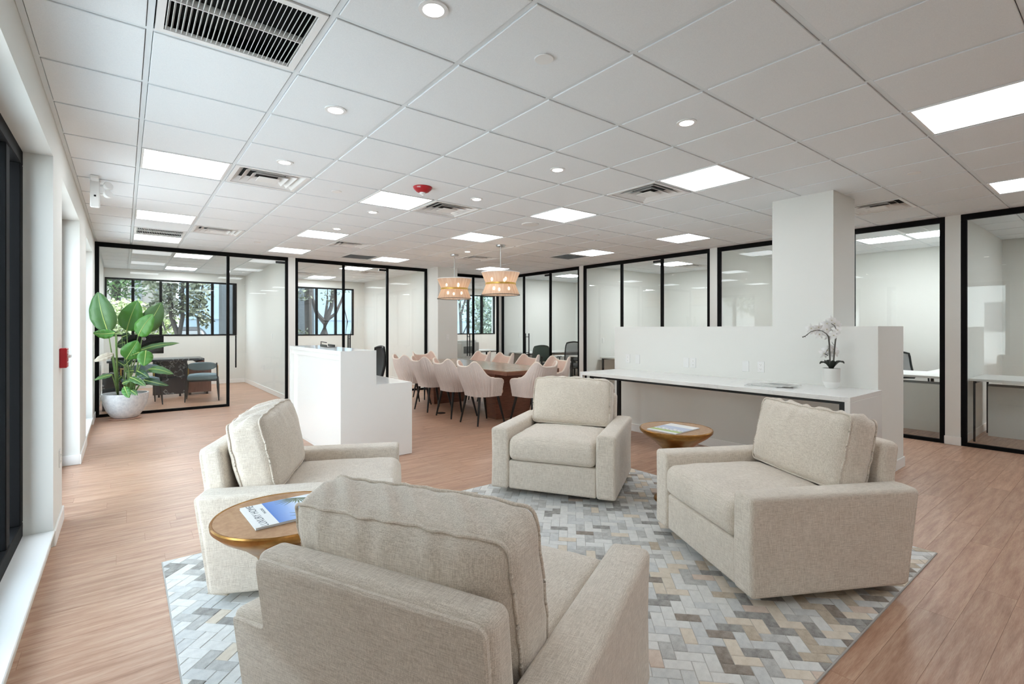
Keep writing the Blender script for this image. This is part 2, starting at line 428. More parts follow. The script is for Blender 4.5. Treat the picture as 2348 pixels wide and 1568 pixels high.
# baseboards
bb = .012
def base(name, boxes):
    mb = MB()
    for x0, x1, y0, y1 in boxes: mb.cbox(x0, x1, y0, y1, 0, .10, .003)
    mb.build(name, M['trimw'], kind='structure')
base('baseboard_left', [(XL, XL+bb, -2.6, 1.9), (XL, XL+bb, 4.24, 4.80), (XL-.14, XL+bb, 4.80, 4.80+bb), (XL-.14, XL, 6.65-bb, 6.65), (XL, XL+bb, 6.65-bb, 7.68), (XL, XL+bb, 9.23, 9.92), (XL, XL+bb, 9.99, YO)])
base('baseboard_low_wall', [(6.13, 6.13+bb, 1.49-bb, 4.54), (5.37, 6.13, 1.49-bb, 1.49), (5.37-bb, 5.37, 1.52, 4.54)])
base('baseboard_office', [(XL, 2.435, YO-bb, YO), (2.435-bb, 2.435, 10.0, YO), (2.56, 2.56+bb, 10.0, YO), (2.56, 5.56, YO-bb, YO), (5.56-bb, 5.56, 10.0, YO), (5.66, XO, YO-bb, YO)])
base('baseboard_right', [(XR-.05, XR-.03, 1.33, 1.48), (XR-.05, XR-.03, 4.355, 4.495), (XR-.05, XR-.03, 7.385, 7.515), (7.8, XO, 1.335-bb, 1.335), (7.8, XO, 4.36-bb, 4.36), (7.8, XO, 7.39-bb, 7.39), (7.8, XO, 10.32-bb, 10.32),
    (XO-bb, XO, YB, 14.1), (5.365, 5.86, 9.45-bb, 9.45), (5.365-bb, 5.365, 9.45-bb, 9.9)])

# ---------------------------------------------------------------- exterior windows
def window(name, axis, c, depth, a0, a1, z0, z1, mull, fw_=.045, mw=.055):
    """axis 'x': runs along x at y=c ; axis 'y': runs along y at x=c. depth = signed frame depth outwards"""
    w = setting(name)
    d0, d1 = min(c, c+depth), max(c, c+depth)
    def bx(mb, p0, p1, q0, q1, e=0):
        if axis == 'x': mb.cbox(p0, p1, d0+e, d1-e, q0, q1, .004)
        else: mb.cbox(d0+e, d1-e, p0, p1, q0, q1, .004)
    mb = MB(); bx(mb, a0, a1, z0, z0+fw_); bx(mb, a0, a1, z1-fw_, z1); bx(mb, a0, a0+fw_, z0+fw_, z1-fw_); bx(mb, a1-fw_, a1, z0+fw_, z1-fw_)
    mb.build('frame', M['black'], w)
    for mpos in mull:
        mb = MB(); bx(mb, mpos-mw/2, mpos+mw/2, z0+fw_, z1-fw_, .006); mb.build('mullion', M['black'], w)
    edges = [a0+fw_]+[v for mpos in mull for v in (mpos-mw/2, mpos+mw/2)]+[a1-fw_]
    cm = c+depth*.6
    for k in range(0, len(edges), 2):
        mb = MB()
        if axis == 'x': mb.box(edges[k], edges[k+1], cm, cm+.006, z0+fw_, z1-fw_)
        else: mb.box(cm, cm+.006, edges[k], edges[k+1], z0+fw_, z1-fw_)
        mb.build('pane', M['winglass'], w)
    return w
window('window_1', 'y', -.487, -.12, 1.9, 4.24, .103, HZ, [3.79, 2.85], .09, .10)
window('window_2', 'y', -.487, -.12, 4.80, 6.65, .0, HZ, [5.72], .07, .08)
window('window_3', 'y', -.487, -.12, 7.68, 9.23, .103, HZ, [8.45], .07, .08)
window('window_4', 'x', YO-.01, .10, WA[0], WA[1], WA[2], WA[3], [.165, .68, 1.205, 1.72, 2.19], .035)
window('window_5', 'x', YO-.01, .10, WBx[0], WBx[1], WBx[2], WBx[3], [3.17, 3.69, 4.21, 4.735], .035)
window('window_6', 'x', YO-.01, .10, WCx[0], WCx[1], WCx[2], WCx[3], [8.6, 9.20, 9.76], .035, .07)

# ---------------------------------------------------------------- black framed glass partitions
HF = .068
def bay(name, axis, c, a0, a1, mull, gaps=(), joints=(), fw_=.052, mw=.045, dp=.05):
    w = setting(name)
    def bx(mb, p0, p1, q0, q1, h=dp/2):
        if axis == 'x': mb.cbox(p0, p1, c-h, c+h, q0, q1, .003)
        else: mb.cbox(c-h, c+h, p0, p1, q0, q1, .003)
    mb = MB(); bx(mb, a0, a1, ZC-HF-.005, ZC-.006); bx(mb, a0, a0+fw_, 0, ZC-HF-.005); bx(mb, a1-fw_, a1, 0, ZC-HF-.005)
    mb.build('frame', M['black'], w)
    for p in mull: mb = MB(); bx(mb, p-mw/2, p+mw/2, 0, ZC-HF-.005); mb.build('mullion', M['black'], w)
    edges = [a0+fw_]+[v for p in mull for v in (p-mw/2, p+mw/2)]+[a1-fw_]
    for k in range(0, len(edges), 2):
        e0, e1 = edges[k], edges[k+1]
        if any(g0 < (e0+e1)/2 < g1 for g0, g1 in gaps): continue
        mb = MB(); bx(mb, e0, e1, .0, .042); mb.build('bottom_rail', M['black'], w)
        cuts = [e0]+[j for j in joints if e0 < j < e1]+[e1]
        for q in range(len(cuts)-1):
            mb = MB()
            p0, p1 = cuts[q]+(.002 if q else 0), cuts[q+1]-(.002 if q < len(cuts)-2 else 0)
            if axis == 'x': mb.box(p0, p1, c-.005, c+.005, .042, ZC-HF-.005)
            else: mb.box(c-.005, c+.005, p0, p1, .042, ZC-HF-.005)
            mb.build('pane', M['glass'], w)
    return w
def gdoor(name, axis, c, a0, a1, hinge, handle, side=-1, style='bar'):
    """frameless glass leaf; hinge and handle are positions along the run; side = which way the room lies"""
    w = setting(name)
    def B(mb, p0, p1, q0, q1, h0, h1):
        h0, h1 = c+min(h0, h1), c+max(h0, h1)
        if axis == 'x': mb.cbox(p0, p1, h0, h1, q0, q1, .002)
        else: mb.cbox(h0, h1, p0, p1, q0, q1, .002)
    mb = MB()
    if axis == 'x': mb.box(a0+.006, a1-.006, c-.005, c+.005, .012, ZC-HF-.02)
    else: mb.box(c-.005, c+.005, a0+.006, a1-.006, .012, ZC-HF-.02)
    mb.build('pane', M['glass'], w)
    s = 1 if hinge < (a0+a1)/2 else -1
    for nm, zz in (('top_patch', (ZC-HF-.062, ZC-HF-.022)), ('bottom_patch', (.012, .055))):
        mb = MB(); p = sorted((hinge, hinge+s*.165)); B(mb, p[0], p[1], zz[0], zz[1], -.016, .016); mb.build(nm, M['blackm'], w)
    for sd in ((-1, 1) if style == 'ladder' else (side,)):
        mb = MB(); hw = .011
        B(mb, handle-hw, handle+hw, .68, 1.245, sd*.045, sd*.045+.02*sd)
        for z in (.78, 1.16): B(mb, handle-.007, handle+.007, z-.007, z+.007, sd*.004, sd*.05)
        mb.build('handle', M['blackm'], w)
bay('window_7', 'x', YF, XL, 2.44, [1.445], gaps=[(1.47, 2.4)], joints=[.574])
gdoor('door_1', 'x', YF, 1.468, 2.388, 2.388, 1.56)
bay('window_8', 'x', YF, 2.56, 5.365, [3.485, 4.42], gaps=[(3.5, 4.4)])
gdoor('door_2', 'x', YF, 3.508, 4.398, 4.398, 3.60, style='ladder')
bay('window_9', 'x', 10.35, 5.86, 7.66, [6.88], gaps=[(5.9, 6.85)])
gdoor('door_3', 'x', 10.35, 5.92, 6.855, 5.92, 6.74, style='ladder')
bay('window_10', 'y', XR, 7.51, 10.30, [8.45, 9.41], gaps=[(8.48, 9.38)])
gdoor('door_4', 'y', XR, 8.474, 9.386, 8.474, 9.29, style='ladder')
bay('window_11', 'y', XR, 4.49, 7.39, [5.44, 6.37], gaps=[(5.47, 6.34)])
gdoor('door_5', 'y', XR, 5.464, 6.346, 5.464, 6.25, style='ladder')
bay('window_12', 'y', XR, 1.475, 4.36, [2.43, 3.36], gaps=[(2.46, 3.33)])
gdoor('door_6', 'y', XR, 2.454, 3.336, 3.336, 2.55, style='ladder')
bay('window_13', 'y', XR, -1.6, 1.335, [-.55], gaps=[])
wallpiece('wall_right_near', [(XR-.05, XR+.05, YB, -1.6, 0, ZC)])
# ---------------------------------------------------------------- ceiling fixtures
PN = {0:'square ceiling light panel nearest the window wall, past the slatted return grille',1:'square ceiling light panel by the window wall, in front of the small slatted grille',2:'square ceiling light panel by the window wall, just beyond the small slatted grille',
3:'square ceiling light panel beside the red fire alarm',4:'square ceiling light panel next to the diffuser, before the square white column',5:'square ceiling light panel with a small downlight close in front of it',6:'square ceiling light panel before the round white ceiling speaker',
7:'square ceiling light panel in front of the pendant lamps',8:'square ceiling light panel just above the post between the two far glass offices',9:'square ceiling light panel beside the dark eggcrate grille, above the second glass office',
10:'square ceiling light panel behind the pendant lamps, over the corner glass office',11:'square ceiling light panel beside the grey grille by the right glass wall',12:'square ceiling light panel nearest to the right glass wall before the column',
13:'large square ceiling light panel cut by the right edge, nearest the camera',14:'square ceiling light panel above the right-hand glass office, at the picture edge',
15:'ceiling light inside the first glass office, nearer of its two',16:'ceiling light inside the first glass office, nearer its window',17:'ceiling light inside the second glass office, above its door',18:'ceiling light inside the second glass office, near its window',
19:'ceiling light inside the corner glass office',20:'ceiling light inside the office behind the low wall',
21:'ceiling light in the office right of the square column, next to the column',22:'ceiling light in the office right of the square column, beside the frame post',23:'added ceiling light, out of view, in the right-most glass office',
24:'ceiling light in the far corner office, inner',25:'ceiling light in the far corner office, outer',26:'ceiling light by the window wall behind the camera',27:'ceiling light above the seating behind the camera',28:'ceiling light behind the camera in the middle',29:'ceiling light behind the camera toward the right'}
pf = MB(); a, b = .2925, .277
for q in ((-a, a, -a, -b), (-a, a, b, a), (-a, -b, -b, b), (b, a, -b, b)): pf.box(q[0], q[1], q[2]*.98, q[3]*.98, -.006, .014)
pfm = pf.mesh('light_frame', M['white']); pdm = MB().box(-.277, .277, -.272, .272, -.002, .006).mesh('diffuser', M['panel']); pdo, pdw = [MB().box(-.277, .277, -.272, .272, -.002, .006).mesh('diffuser', M[q]) for q in ('panelo', 'panelw')]
for k, (x, y) in enumerate(PANELS):
    c = cc(cell(x, y)); t = thing('ceiling_light', PN[k], 'ceiling light', (c[0], c[1], ZC), 0, 'square light panels in the tile ceiling')
    inst(pfm, 'frame', t); inst(pdo if x > XR and 1.4 < y < 4.4 else pdw if x > XR or y > YF else pdm, 'diffuser', t)
    MB().box(-.28, .28, -.275, .275, .01, .03).build('housing', M['white'], t)

DL = [(1.014,1.824,'recessed downlight nearest the camera, beside the big slatted grille'),(1.014,3.03,'recessed downlight second from the camera, in line with the slatted grille'),(1.014,4.24,'recessed downlight just before the square air diffuser on the left'),
(2.86,1.824,'recessed downlight with a bright halo, nearest over the seating'),(2.86,3.03,'recessed downlight over the middle of the seating'),(2.86,4.24,'recessed downlight right beside the diffuser by the fire alarm'),
(2.245,5.447,'recessed downlight just beyond the panel by the fire alarm'),(2.245,6.655,'recessed downlight just in front of the central far light panel'),(4.707,7.26,'tiny recessed downlight between the pendant rods')]
tm = MB().lathe([(.062, 0), (.062, -.006), (.044, -.007), (.043, .004)], n=32, cap=False).mesh('trim', M['white'], True)
lm = MB().lathe([(.043, -.003), (.0, -.003)], n=28, cap=False).mesh('lens', M['down'])
for x, y, lb in DL:
    c = cc(cell(x, y)); t = thing('downlight', lb, 'downlight', (c[0], c[1], ZC-.0055), 0, 'round downlights in the ceiling'); inst(tm, 'trim_ring', t); inst(lm, 'lens', t)
SP = [(1.63,1.824,'flat white sprinkler cover plate nearest the camera'),(1.63,4.84,'small sprinkler cover plate between the diffuser and the fire alarm panel'),(5.32,1.22,'sprinkler cover plate to the right of the square column'),
(1.63,8.47,'sprinkler cover plate above the first glass office door'),(5.32,4.84,'sprinkler cover plate above the low wall, far from the column')]
spm = MB().lathe([(.047, .0), (.047, -.004), (.045, -.006), (0, -.006)], n=28, cap=False).mesh('plate', M['white'], True)
for x, y, lb in SP:
    c = cc(cell(x, y)); o = bpy.data.objects.new('sprinkler_cover', spm); COL.objects.link(o); o.location = (c[0], c[1], ZC-.006); tag(o, lb, 'sprinkler cover', 'round sprinkler cover plates')
c = cc(cell(4.09, 4.84)); t = thing('ceiling_speaker', 'round white ceiling speaker between two light panels', 'speaker', (c[0], c[1], ZC-.005))
MB().lathe([(.11, 0), (.108, -.008), (.1, -.011)], n=36, cap=False).build('rim', M['white'], t, True); MB().lathe([(.1, -.0105), (.05, -.013), (0, -.014)], n=36, cap=False).build('grille', M['whitep'], t, True)

# square four-way diffusers
def frust(mb, a0, z0, a1, z1, th=.004):
    """sloping square ring from half size a0 at z0 to a1 at z1"""
    def sq(a, z): return [(-a, -a, z), (a, -a, z), (a, a, z), (-a, a, z)]
    mb.ring([sq(a0, z0), sq(a1, z1), sq(a1-th, z1), sq(a0-th, z0), sq(a0, z0)], True, False)
fr = MB()
for q in ((-.29, .29, -.285, -.255), (-.29, .29, .255, .285), (-.29, -.26, -.255, .255), (.26, .29, -.255, .255)): fr.box(*q, -.007, .012)
frm = fr.mesh('frame', M['white'])
vm = []
for a0, z0, a1, z1 in ((.262, -.002, .205, .045), (.205, -.004, .15, .04), (.145, -.008, .095, .03)):
    q = MB(); frust(q, a0, z0, a1, z1); vm.append(q.mesh('vane', M['white']))
ctr = MB().cbox(-.085, .085, -.085, .085, -.014, -.008, .002).mesh('centre_plate', M['white'])
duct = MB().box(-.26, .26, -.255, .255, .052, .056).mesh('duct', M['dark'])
VL = ['square air diffuser beside the first row of downlights, left','square air diffuser beside the red fire alarm','square air diffuser next to the panel before the column','square air diffuser behind the square column, by the right glass wall',
'square air diffuser before the first far office','square air diffuser before the second far office','small square air diffuser between the pendant rods','air diffuser inside the second far office','air diffuser inside the second far office, near its window','air diffuser inside the office behind the low wall']
for k, (x, y) in enumerate(VENTS):
    c = cc(cell(x, y)); t = thing('air_diffuser', VL[k], 'air vent', (c[0], c[1], ZC), 0, 'square air diffusers')
    inst(frm, 'frame', t)
    for q in vm: inst(q, 'vane', t)
    inst(ctr, 'centre_plate', t); inst(duct, 'duct', t)
# slatted return grilles
GL = ['large slatted return air grille at the top edge, nearest the camera','small slatted return air grille by the window wall, far end','slatted return air grille inside the office right of the column']
slat = MB().box(-.0012, .0012, -.262, .262, -.004, .022, Matrix.Rotation(.35, 4, 'Y')).mesh('slat', M['whitep'])
bar = MB().box(-.265, .265, -.003, .003, -.006, .024).mesh('cross_bar', M['whitep'])
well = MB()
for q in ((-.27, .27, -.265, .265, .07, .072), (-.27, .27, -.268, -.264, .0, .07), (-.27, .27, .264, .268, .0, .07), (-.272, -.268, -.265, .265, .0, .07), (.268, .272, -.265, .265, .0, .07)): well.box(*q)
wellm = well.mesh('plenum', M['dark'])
for k, (x, y) in enumerate(GRILLES):
    c = cc(cell(x, y)); t = thing('return_grille', GL[k], 'air vent', (c[0], c[1], ZC), 0, 'slatted return grilles')
    inst(frm, 'frame', t); inst(wellm, 'plenum', t)
    for q in range(27): inst(slat, 'slat', t, (-.252+q*.504/26, 0, 0))
    for yy in (-.13, .0, .13)[1:2]+((.26,) if 0 else ()): inst(bar, 'cross_bar', t, (0, yy, 0))
CL = ['grey eggcrate ceiling grille above the second far office','grey eggcrate ceiling grille by the right glass wall']
cr = MB()
for q in range(-10, 11): cr.box(q*.026-.001, q*.026+.001, -.255, .255, .0, .012); cr.box(-.26, .26, q*.0255-.001, q*.0255+.001, .0, .012)
crm = cr.mesh('eggcrate', M['greym'])
for k, (x, y) in enumerate(CRATES):
    c = cc(cell(x, y)); t = thing('eggcrate_grille', CL[k], 'air vent', (c[0], c[1], ZC), 0, 'eggcrate grilles')
    inst(frm, 'frame', t); inst(wellm, 'plenum', t); o = inst(crm, 'eggcrate', t); o['kind'] = 'stuff'

# fire alarm strobe
t = thing('fire_alarm', 'red ceiling fire alarm sounder with a clear strobe and FIRE lettering', 'fire alarm', (2.221, 4.201, ZC-.005))
MB().lathe([(.088, 0), (.089, -.006), (.08, -.022), (.055, -.045), (.03, -.052), (0, -.052)], n=40, cap=False).build('body', M['red'], t, True)
MB().lathe([(.03, -.046), (.03, -.06), (.02, -.07), (0, -.073)], n=24, cap=False).build('strobe_lens', M['clear'], t, True)
def text(s, size, m, parent, mtx, name='lettering', ext=.0004, align='CENTER'):
    cu = bpy.data.curves.new(name, 'FONT'); cu.body = s; cu.size = size; cu.extrude = ext; cu.align_x = align; cu.align_y = 'CENTER'
    tmp_ = bpy.data.objects.new('tmp', cu); COL.objects.link(tmp_); dg = bpy.context.evaluated_depsgraph_get(); me = bpy.data.meshes.new_from_object(tmp_.evaluated_get(dg))
    bpy.data.objects.remove(tmp_); me.materials.clear(); me.materials.append(m)
    o = bpy.data.objects.new(name, me); COL.objects.link(o); o.parent = parent; o.matrix_local = mtx; return o
M['ink'] = mat('white_ink', (240, 240, 240), .6); M['inkd'] = mat('dark_ink', (88, 92, 98), .6)
for ang in (math.radians(-90-52), math.radians(-90-52-75)):
    n = Vector((math.cos(ang)*.8, math.sin(ang)*.8, -.6)).normalized(); up = Vector((0, 0, 1))
    xa = up.cross(n).normalized(); ya = n.cross(xa)
    p = Vector((math.cos(ang)*.0835, math.sin(ang)*.0835, -.018))
    text('FIRE', .018, M['ink'], t, Matrix((( xa.x, ya.x, n.x, p.x), (xa.y, ya.y, n.y, p.y), (xa.z, ya.z, n.z, p.z), (0, 0, 0, 1))))

# emergency light on the ceiling by the window wall
t = thing('emergency_light', 'white twin-head emergency light hanging at the ceiling by the window wall', 'emergency light', (-.2, 5.75, ZC-.005))
MB().cbox(-.03, .03, -.14, .14, -.03, 0, .006).build('mount', M['whitep'], t)
MB().cbox(-.034, .034, -.03, .01, -.26, -.02, .008).build('battery_case', M['whitep'], t)
MB().cbox(-.008, .008, -.034, -.028, -.165, -.15, .002).build('test_button', M['dark'], t)
for z, yy in ((-.06, 0.0), (-.135, 0.0)):
    q = MB(); mt = Matrix.Translation((.085, yy-.02, z)) @ Matrix.Rotation(math.radians(70), 4, 'X') @ Matrix.Rotation(.5, 4, 'Y')
    tmp = MB().lathe([(0, -.024), (.02, -.022), (.034, -.004), (.037, .016), (.034, .024), (0, .026)], n=28)
    q.add([mt @ Vector(v) for v in tmp.v], tmp.f); q.build('lamp_head', M['white'], t, True)
    MB().tube([(.03, -.01, z), (.07, -.01, z)], .012).build('swivel', M['whitep'], t, True)
# ---------------------------------------------------------------- rug of hide patches
rug = thing('patchwork_rug', 'grey and tan herringbone patchwork hide rug under the four armchairs', 'rug', (0, 0, 0))
MB().box(RUG[0]-.006, RUG[1]+.006, RUG[2]-.006, RUG[3]+.006, 0.0005, .0062).build('backing', mat('rug_backing', (176, 172, 166), .95), rug)
def clip(poly, x0, x1, y0, y1):
    for ax, lim, sg in ((0, x0, 1), (0, x1, -1), (1, y0, 1), (1, y1, -1)):
        out = []
        for k in range(len(poly)):
            a, b = poly[k], poly[(k+1) % len(poly)]
            ia, ib = sg*(a[ax]-lim) >= 0, sg*(b[ax]-lim) >= 0
            if ia: out.append(a)
            if ia != ib:
                tt = (lim-a[ax])/(b[ax]-a[ax]); out.append((a[0]+tt*(b[0]-a[0]), a[1]+tt*(b[1]-a[1])))
        poly = out
        if len(poly) < 3: return []
    return poly
PWD = .0575
def hidemat(name, c0, c1):
    m = mat(name, c0, .7, spec=.3); t = NT(m); v = t.coord((1, 1, 1)); n1 = t.noise(v, 420, 3, .7); n2 = t.noise(v, 30, 3, .6)
    s = t.n('ShaderNodeMath', operation='ADD'); t.l(n1, s.inputs[0]); t.l(n2, s.inputs[1]); q = t.n('ShaderNodeMath', operation='MULTIPLY'); t.l(s.outputs[0], q.inputs[0]); q.inputs[1].default_value = .5
    r = t.ramp(q.outputs[0], [(.38, c0), (.6, c1)]); t.l(r.outputs[0], t.b.inputs[0]); t.bump(n1, .3, .001); return m
HM = [hidemat('hide_white', (214, 213, 209), (230, 229, 225)), hidemat('hide_pearl', (196, 197, 196), (216, 216, 213)), hidemat('hide_silver', (172, 171, 168), (204, 203, 199)),
      hidemat('hide_grey', (128, 125, 121), (174, 171, 166)), hidemat('hide_cream', (212, 199, 181), (228, 217, 201)), hidemat('hide_tan', (176, 161, 142), (206, 193, 174)),
      hidemat('hide_taupe', (124, 114, 105), (164, 153, 142)), hidemat('hide_blush', (206, 186, 170), (222, 206, 192))]
rr = random.Random(11)
patches = []
cs, sn = math.cos(math.radians(-45)), math.sin(math.radians(-45))
for i in range(-80, 80):
    for j in range(-50, 50):
        ox, oy = i+2*j, i-2*j
        for (x0, x1, y0, y1) in ((ox, ox+2, oy, oy+1), (ox, ox+1, oy+1, oy+3)):
            g = .014
            P = [(x0+g, y0+g), (x1-g, y0+g), (x1-g, y1-g), (x0+g, y1-g)]
            P = [(((px*cs-py*sn)*PWD)+2.045, ((px*sn+py*cs)*PWD)+2.17) for px, py in P]
            cx = sum(p[0] for p in P)/4; cyy = sum(p[1] for p in P)/4
            if not (RUG[0]-.1 < cx < RUG[1]+.1 and RUG[2]-.1 < cyy < RUG[3]+.1): continue
            P = clip(P, *RUG)
            if len(P) < 3: continue
            ar = abs(sum(P[k][0]*P[(k+1) % len(P)][1]-P[(k+1) % len(P)][0]*P[k][1] for k in range(len(P))))/2
            if ar < 8e-5: continue
            patches.append((P, ar))
def patchmesh(P, h, org=(0, 0)):
    n = len(P); cx = sum(p[0] for p in P)/n; cy_ = sum(p[1] for p in P)/n
    a = [(p[0]-org[0], p[1]-org[1], .006) for p in P]; e = .0022
    def ins(p): 
        dx, dy = cx-p[0], cy_-p[1]; L = math.hypot(dx, dy) or 1
        return (p[0]+dx/L*e*1.6-org[0], p[1]+dy/L*e*1.6-org[1], .006+h)
    b = [ins(p) for p in P]
    return a+b, [tuple(range(n, 2*n))]+[(k, (k+1) % n, n+(k+1) % n, n+k) for k in range(n)]
def pscore(q):
    P, ar = q; cx = sum(p[0] for p in P)/len(P); cy_ = sum(p[1] for p in P)/len(P)
    if not seen(cx, cy_, 0, 0): return 0
    for (ax, ay, th) in ARMCH:
        dx, dy = cx-ax, cy_-ay; lx = dx*math.cos(th)+dy*math.sin(th); ly = -dx*math.sin(th)+dy*math.cos(th)
        if abs(lx) < .47 and abs(ly) < .42: return 0
    return ar/project(cx, cy_, 0)[2]**3
ARMCH = [(3.05, 3.142, math.radians(121)), (3.026, 1.412, math.radians(61.5)), (.957, 3.093, math.radians(-116.4)), (.934, 1.417, math.radians(-64.6))]
patches.sort(key=pscore, reverse=True)
groups = {}
for k, (P, ar) in enumerate(patches):
    cx = sum(p[0] for p in P)/len(P); cy_ = sum(p[1] for p in P)/len(P)
    warm = min(.95, max(.03, .22+.30*(cx-1.7)+.42*(1.6-cy_)))
    if cx > 3.3 and cy_ > 2.3: warm = .75
    if rr.random() < warm: mi = rr.choices([0, 1, 2, 3, 4, 5, 6, 7], [20, 14, 8, 10, 26, 14, 8, 6])[0]
    else: mi = rr.choices([0, 1, 2, 3, 4], [36, 34, 20, 9, 1])[0]
    h = .0016+rr.random()*.0012
    if k < 298:
        v, f = patchmesh(P, h, (cx, cy_)); q = MB(); q.add(v, f); q.build('hide_patch', HM[mi], rug, loc=(cx, cy_, 0))
    else:
        v, f = patchmesh(P, h); groups.setdefault(mi, MB()).add(v, f)
for mi, q in groups.items(): q.build('small_hide_patches', HM[mi], rug, kind='stuff')

# ---------------------------------------------------------------- armchairs
AW, AD, AH, BH, LN = 1.03, .89, .541, .75, .068
def lean(x, y, z):
    w = max(0, min(1, -y/(AD/2))); return (x, y-LN*w*(z-.05)/.49, z)
def wr(x, s): return math.sin(x*61+s)+.6*math.sin(x*97+2.1*s)+.5*math.sin(x*31+.7*s)
def cushion_fn(h, crown, seed, pinch=.0):
    hx, hy, hz = h
    def fn(x, y, z):
        u, v, w = x/hx, y/hy, z/hz
        k = max(0, 1-abs(u)**2.6)*max(0, 1-abs(w)**2.6)
        X = x*(1+.015*(1-w*w)); Z = z*(1+.02*(1-u*u)); Y = y*(1+crown/hy*k)
        # edge pleats: soft folds that run in from the welts
        top = max(0, w); et = math.exp(-(1-w)/.30) if w > 0 else math.exp(-(1+w)/.10)*.6; es = math.exp(-(1-abs(u))/.16)
        if abs(v) > .2: Y += v*(.0105*et*wr(x*.85+.10*z, seed)*.5*(1-es)+.0045*es*wr(z*.8, seed+2)*.5)
        Z += .0065*wr(x*.8+y*.9, seed)*top**6*(1-abs(v)**3)
        X += .0012*wr(z*.8, seed+1)*abs(u)**6
        # soft broad undulation and slumped corners
        Z += .008*math.sin(2.3*u+seed)*(1 if w > 0 else 0)*max(0, w)-.006*abs(u)**5*max(0, w)
        Y += .004*math.sin(5*u+seed*1.7)*math.sin(3.3*w+seed)
        return (X, Y, Z)
    return fn
def seat_fn(h, seed):
    hx, hy, hz = h
    def fn(x, y, z):
        u, v, w = x/hx, y/hy, z/hz
        Z = z
        if w > 0: Z += .030*w*max(0, 1-abs(u)**3)*max(0, 1-abs(v)**4)+.0012*wr(x+.4*y, seed)
        Y = y+(.018*max(0, v)**3*(1-w*w)*(1-.4*u*u))
        return (x*(1+.004*(1-w*w)), Y, Z)
    return fn
def seam(fn, h, r, which, parent, m, sub=None):
    """thin welt loop around face y = which*h[1]"""
    hx, hy, hz = h; k = .29*r; pts = []
    cr = r*.55
    def add(x, z): pts.append(Vector(fn(x, which*(hy-k*.8), z)))
    N = 26
    X, Z = hx-k*.8, hz-k*.8
    for a in range(N): add(-X+cr+(2*X-2*cr)*a/N, Z)
    for a in range(5): g = a/5*math.pi/2; add(X-cr+cr*math.sin(g), Z-cr+cr*math.cos(g))
    for a in range(N): add(X, Z-cr-(2*Z-2*cr)*a/N)
    for a in range(5): g = a/5*math.pi/2; add(X-cr+cr*math.cos(g), -Z+cr-cr*math.sin(g))
    for a in range(N): add(X-cr-(2*X-2*cr)*a/N, -Z)
    for a in range(5): g = a/5*math.pi/2; add(-X+cr-cr*math.sin(g), -Z+cr-cr*math.cos(g))
    for a in range(N): add(-X, -Z+cr+(2*Z-2*cr)*a/N)
    for a in range(5): g = a/5*math.pi/2; add(-X+cr-cr*math.cos(g), Z-cr+cr*math.sin(g))
    pts.append(pts[0])
    q = MB(); q.tube(pts, .0052, 8, False); return q
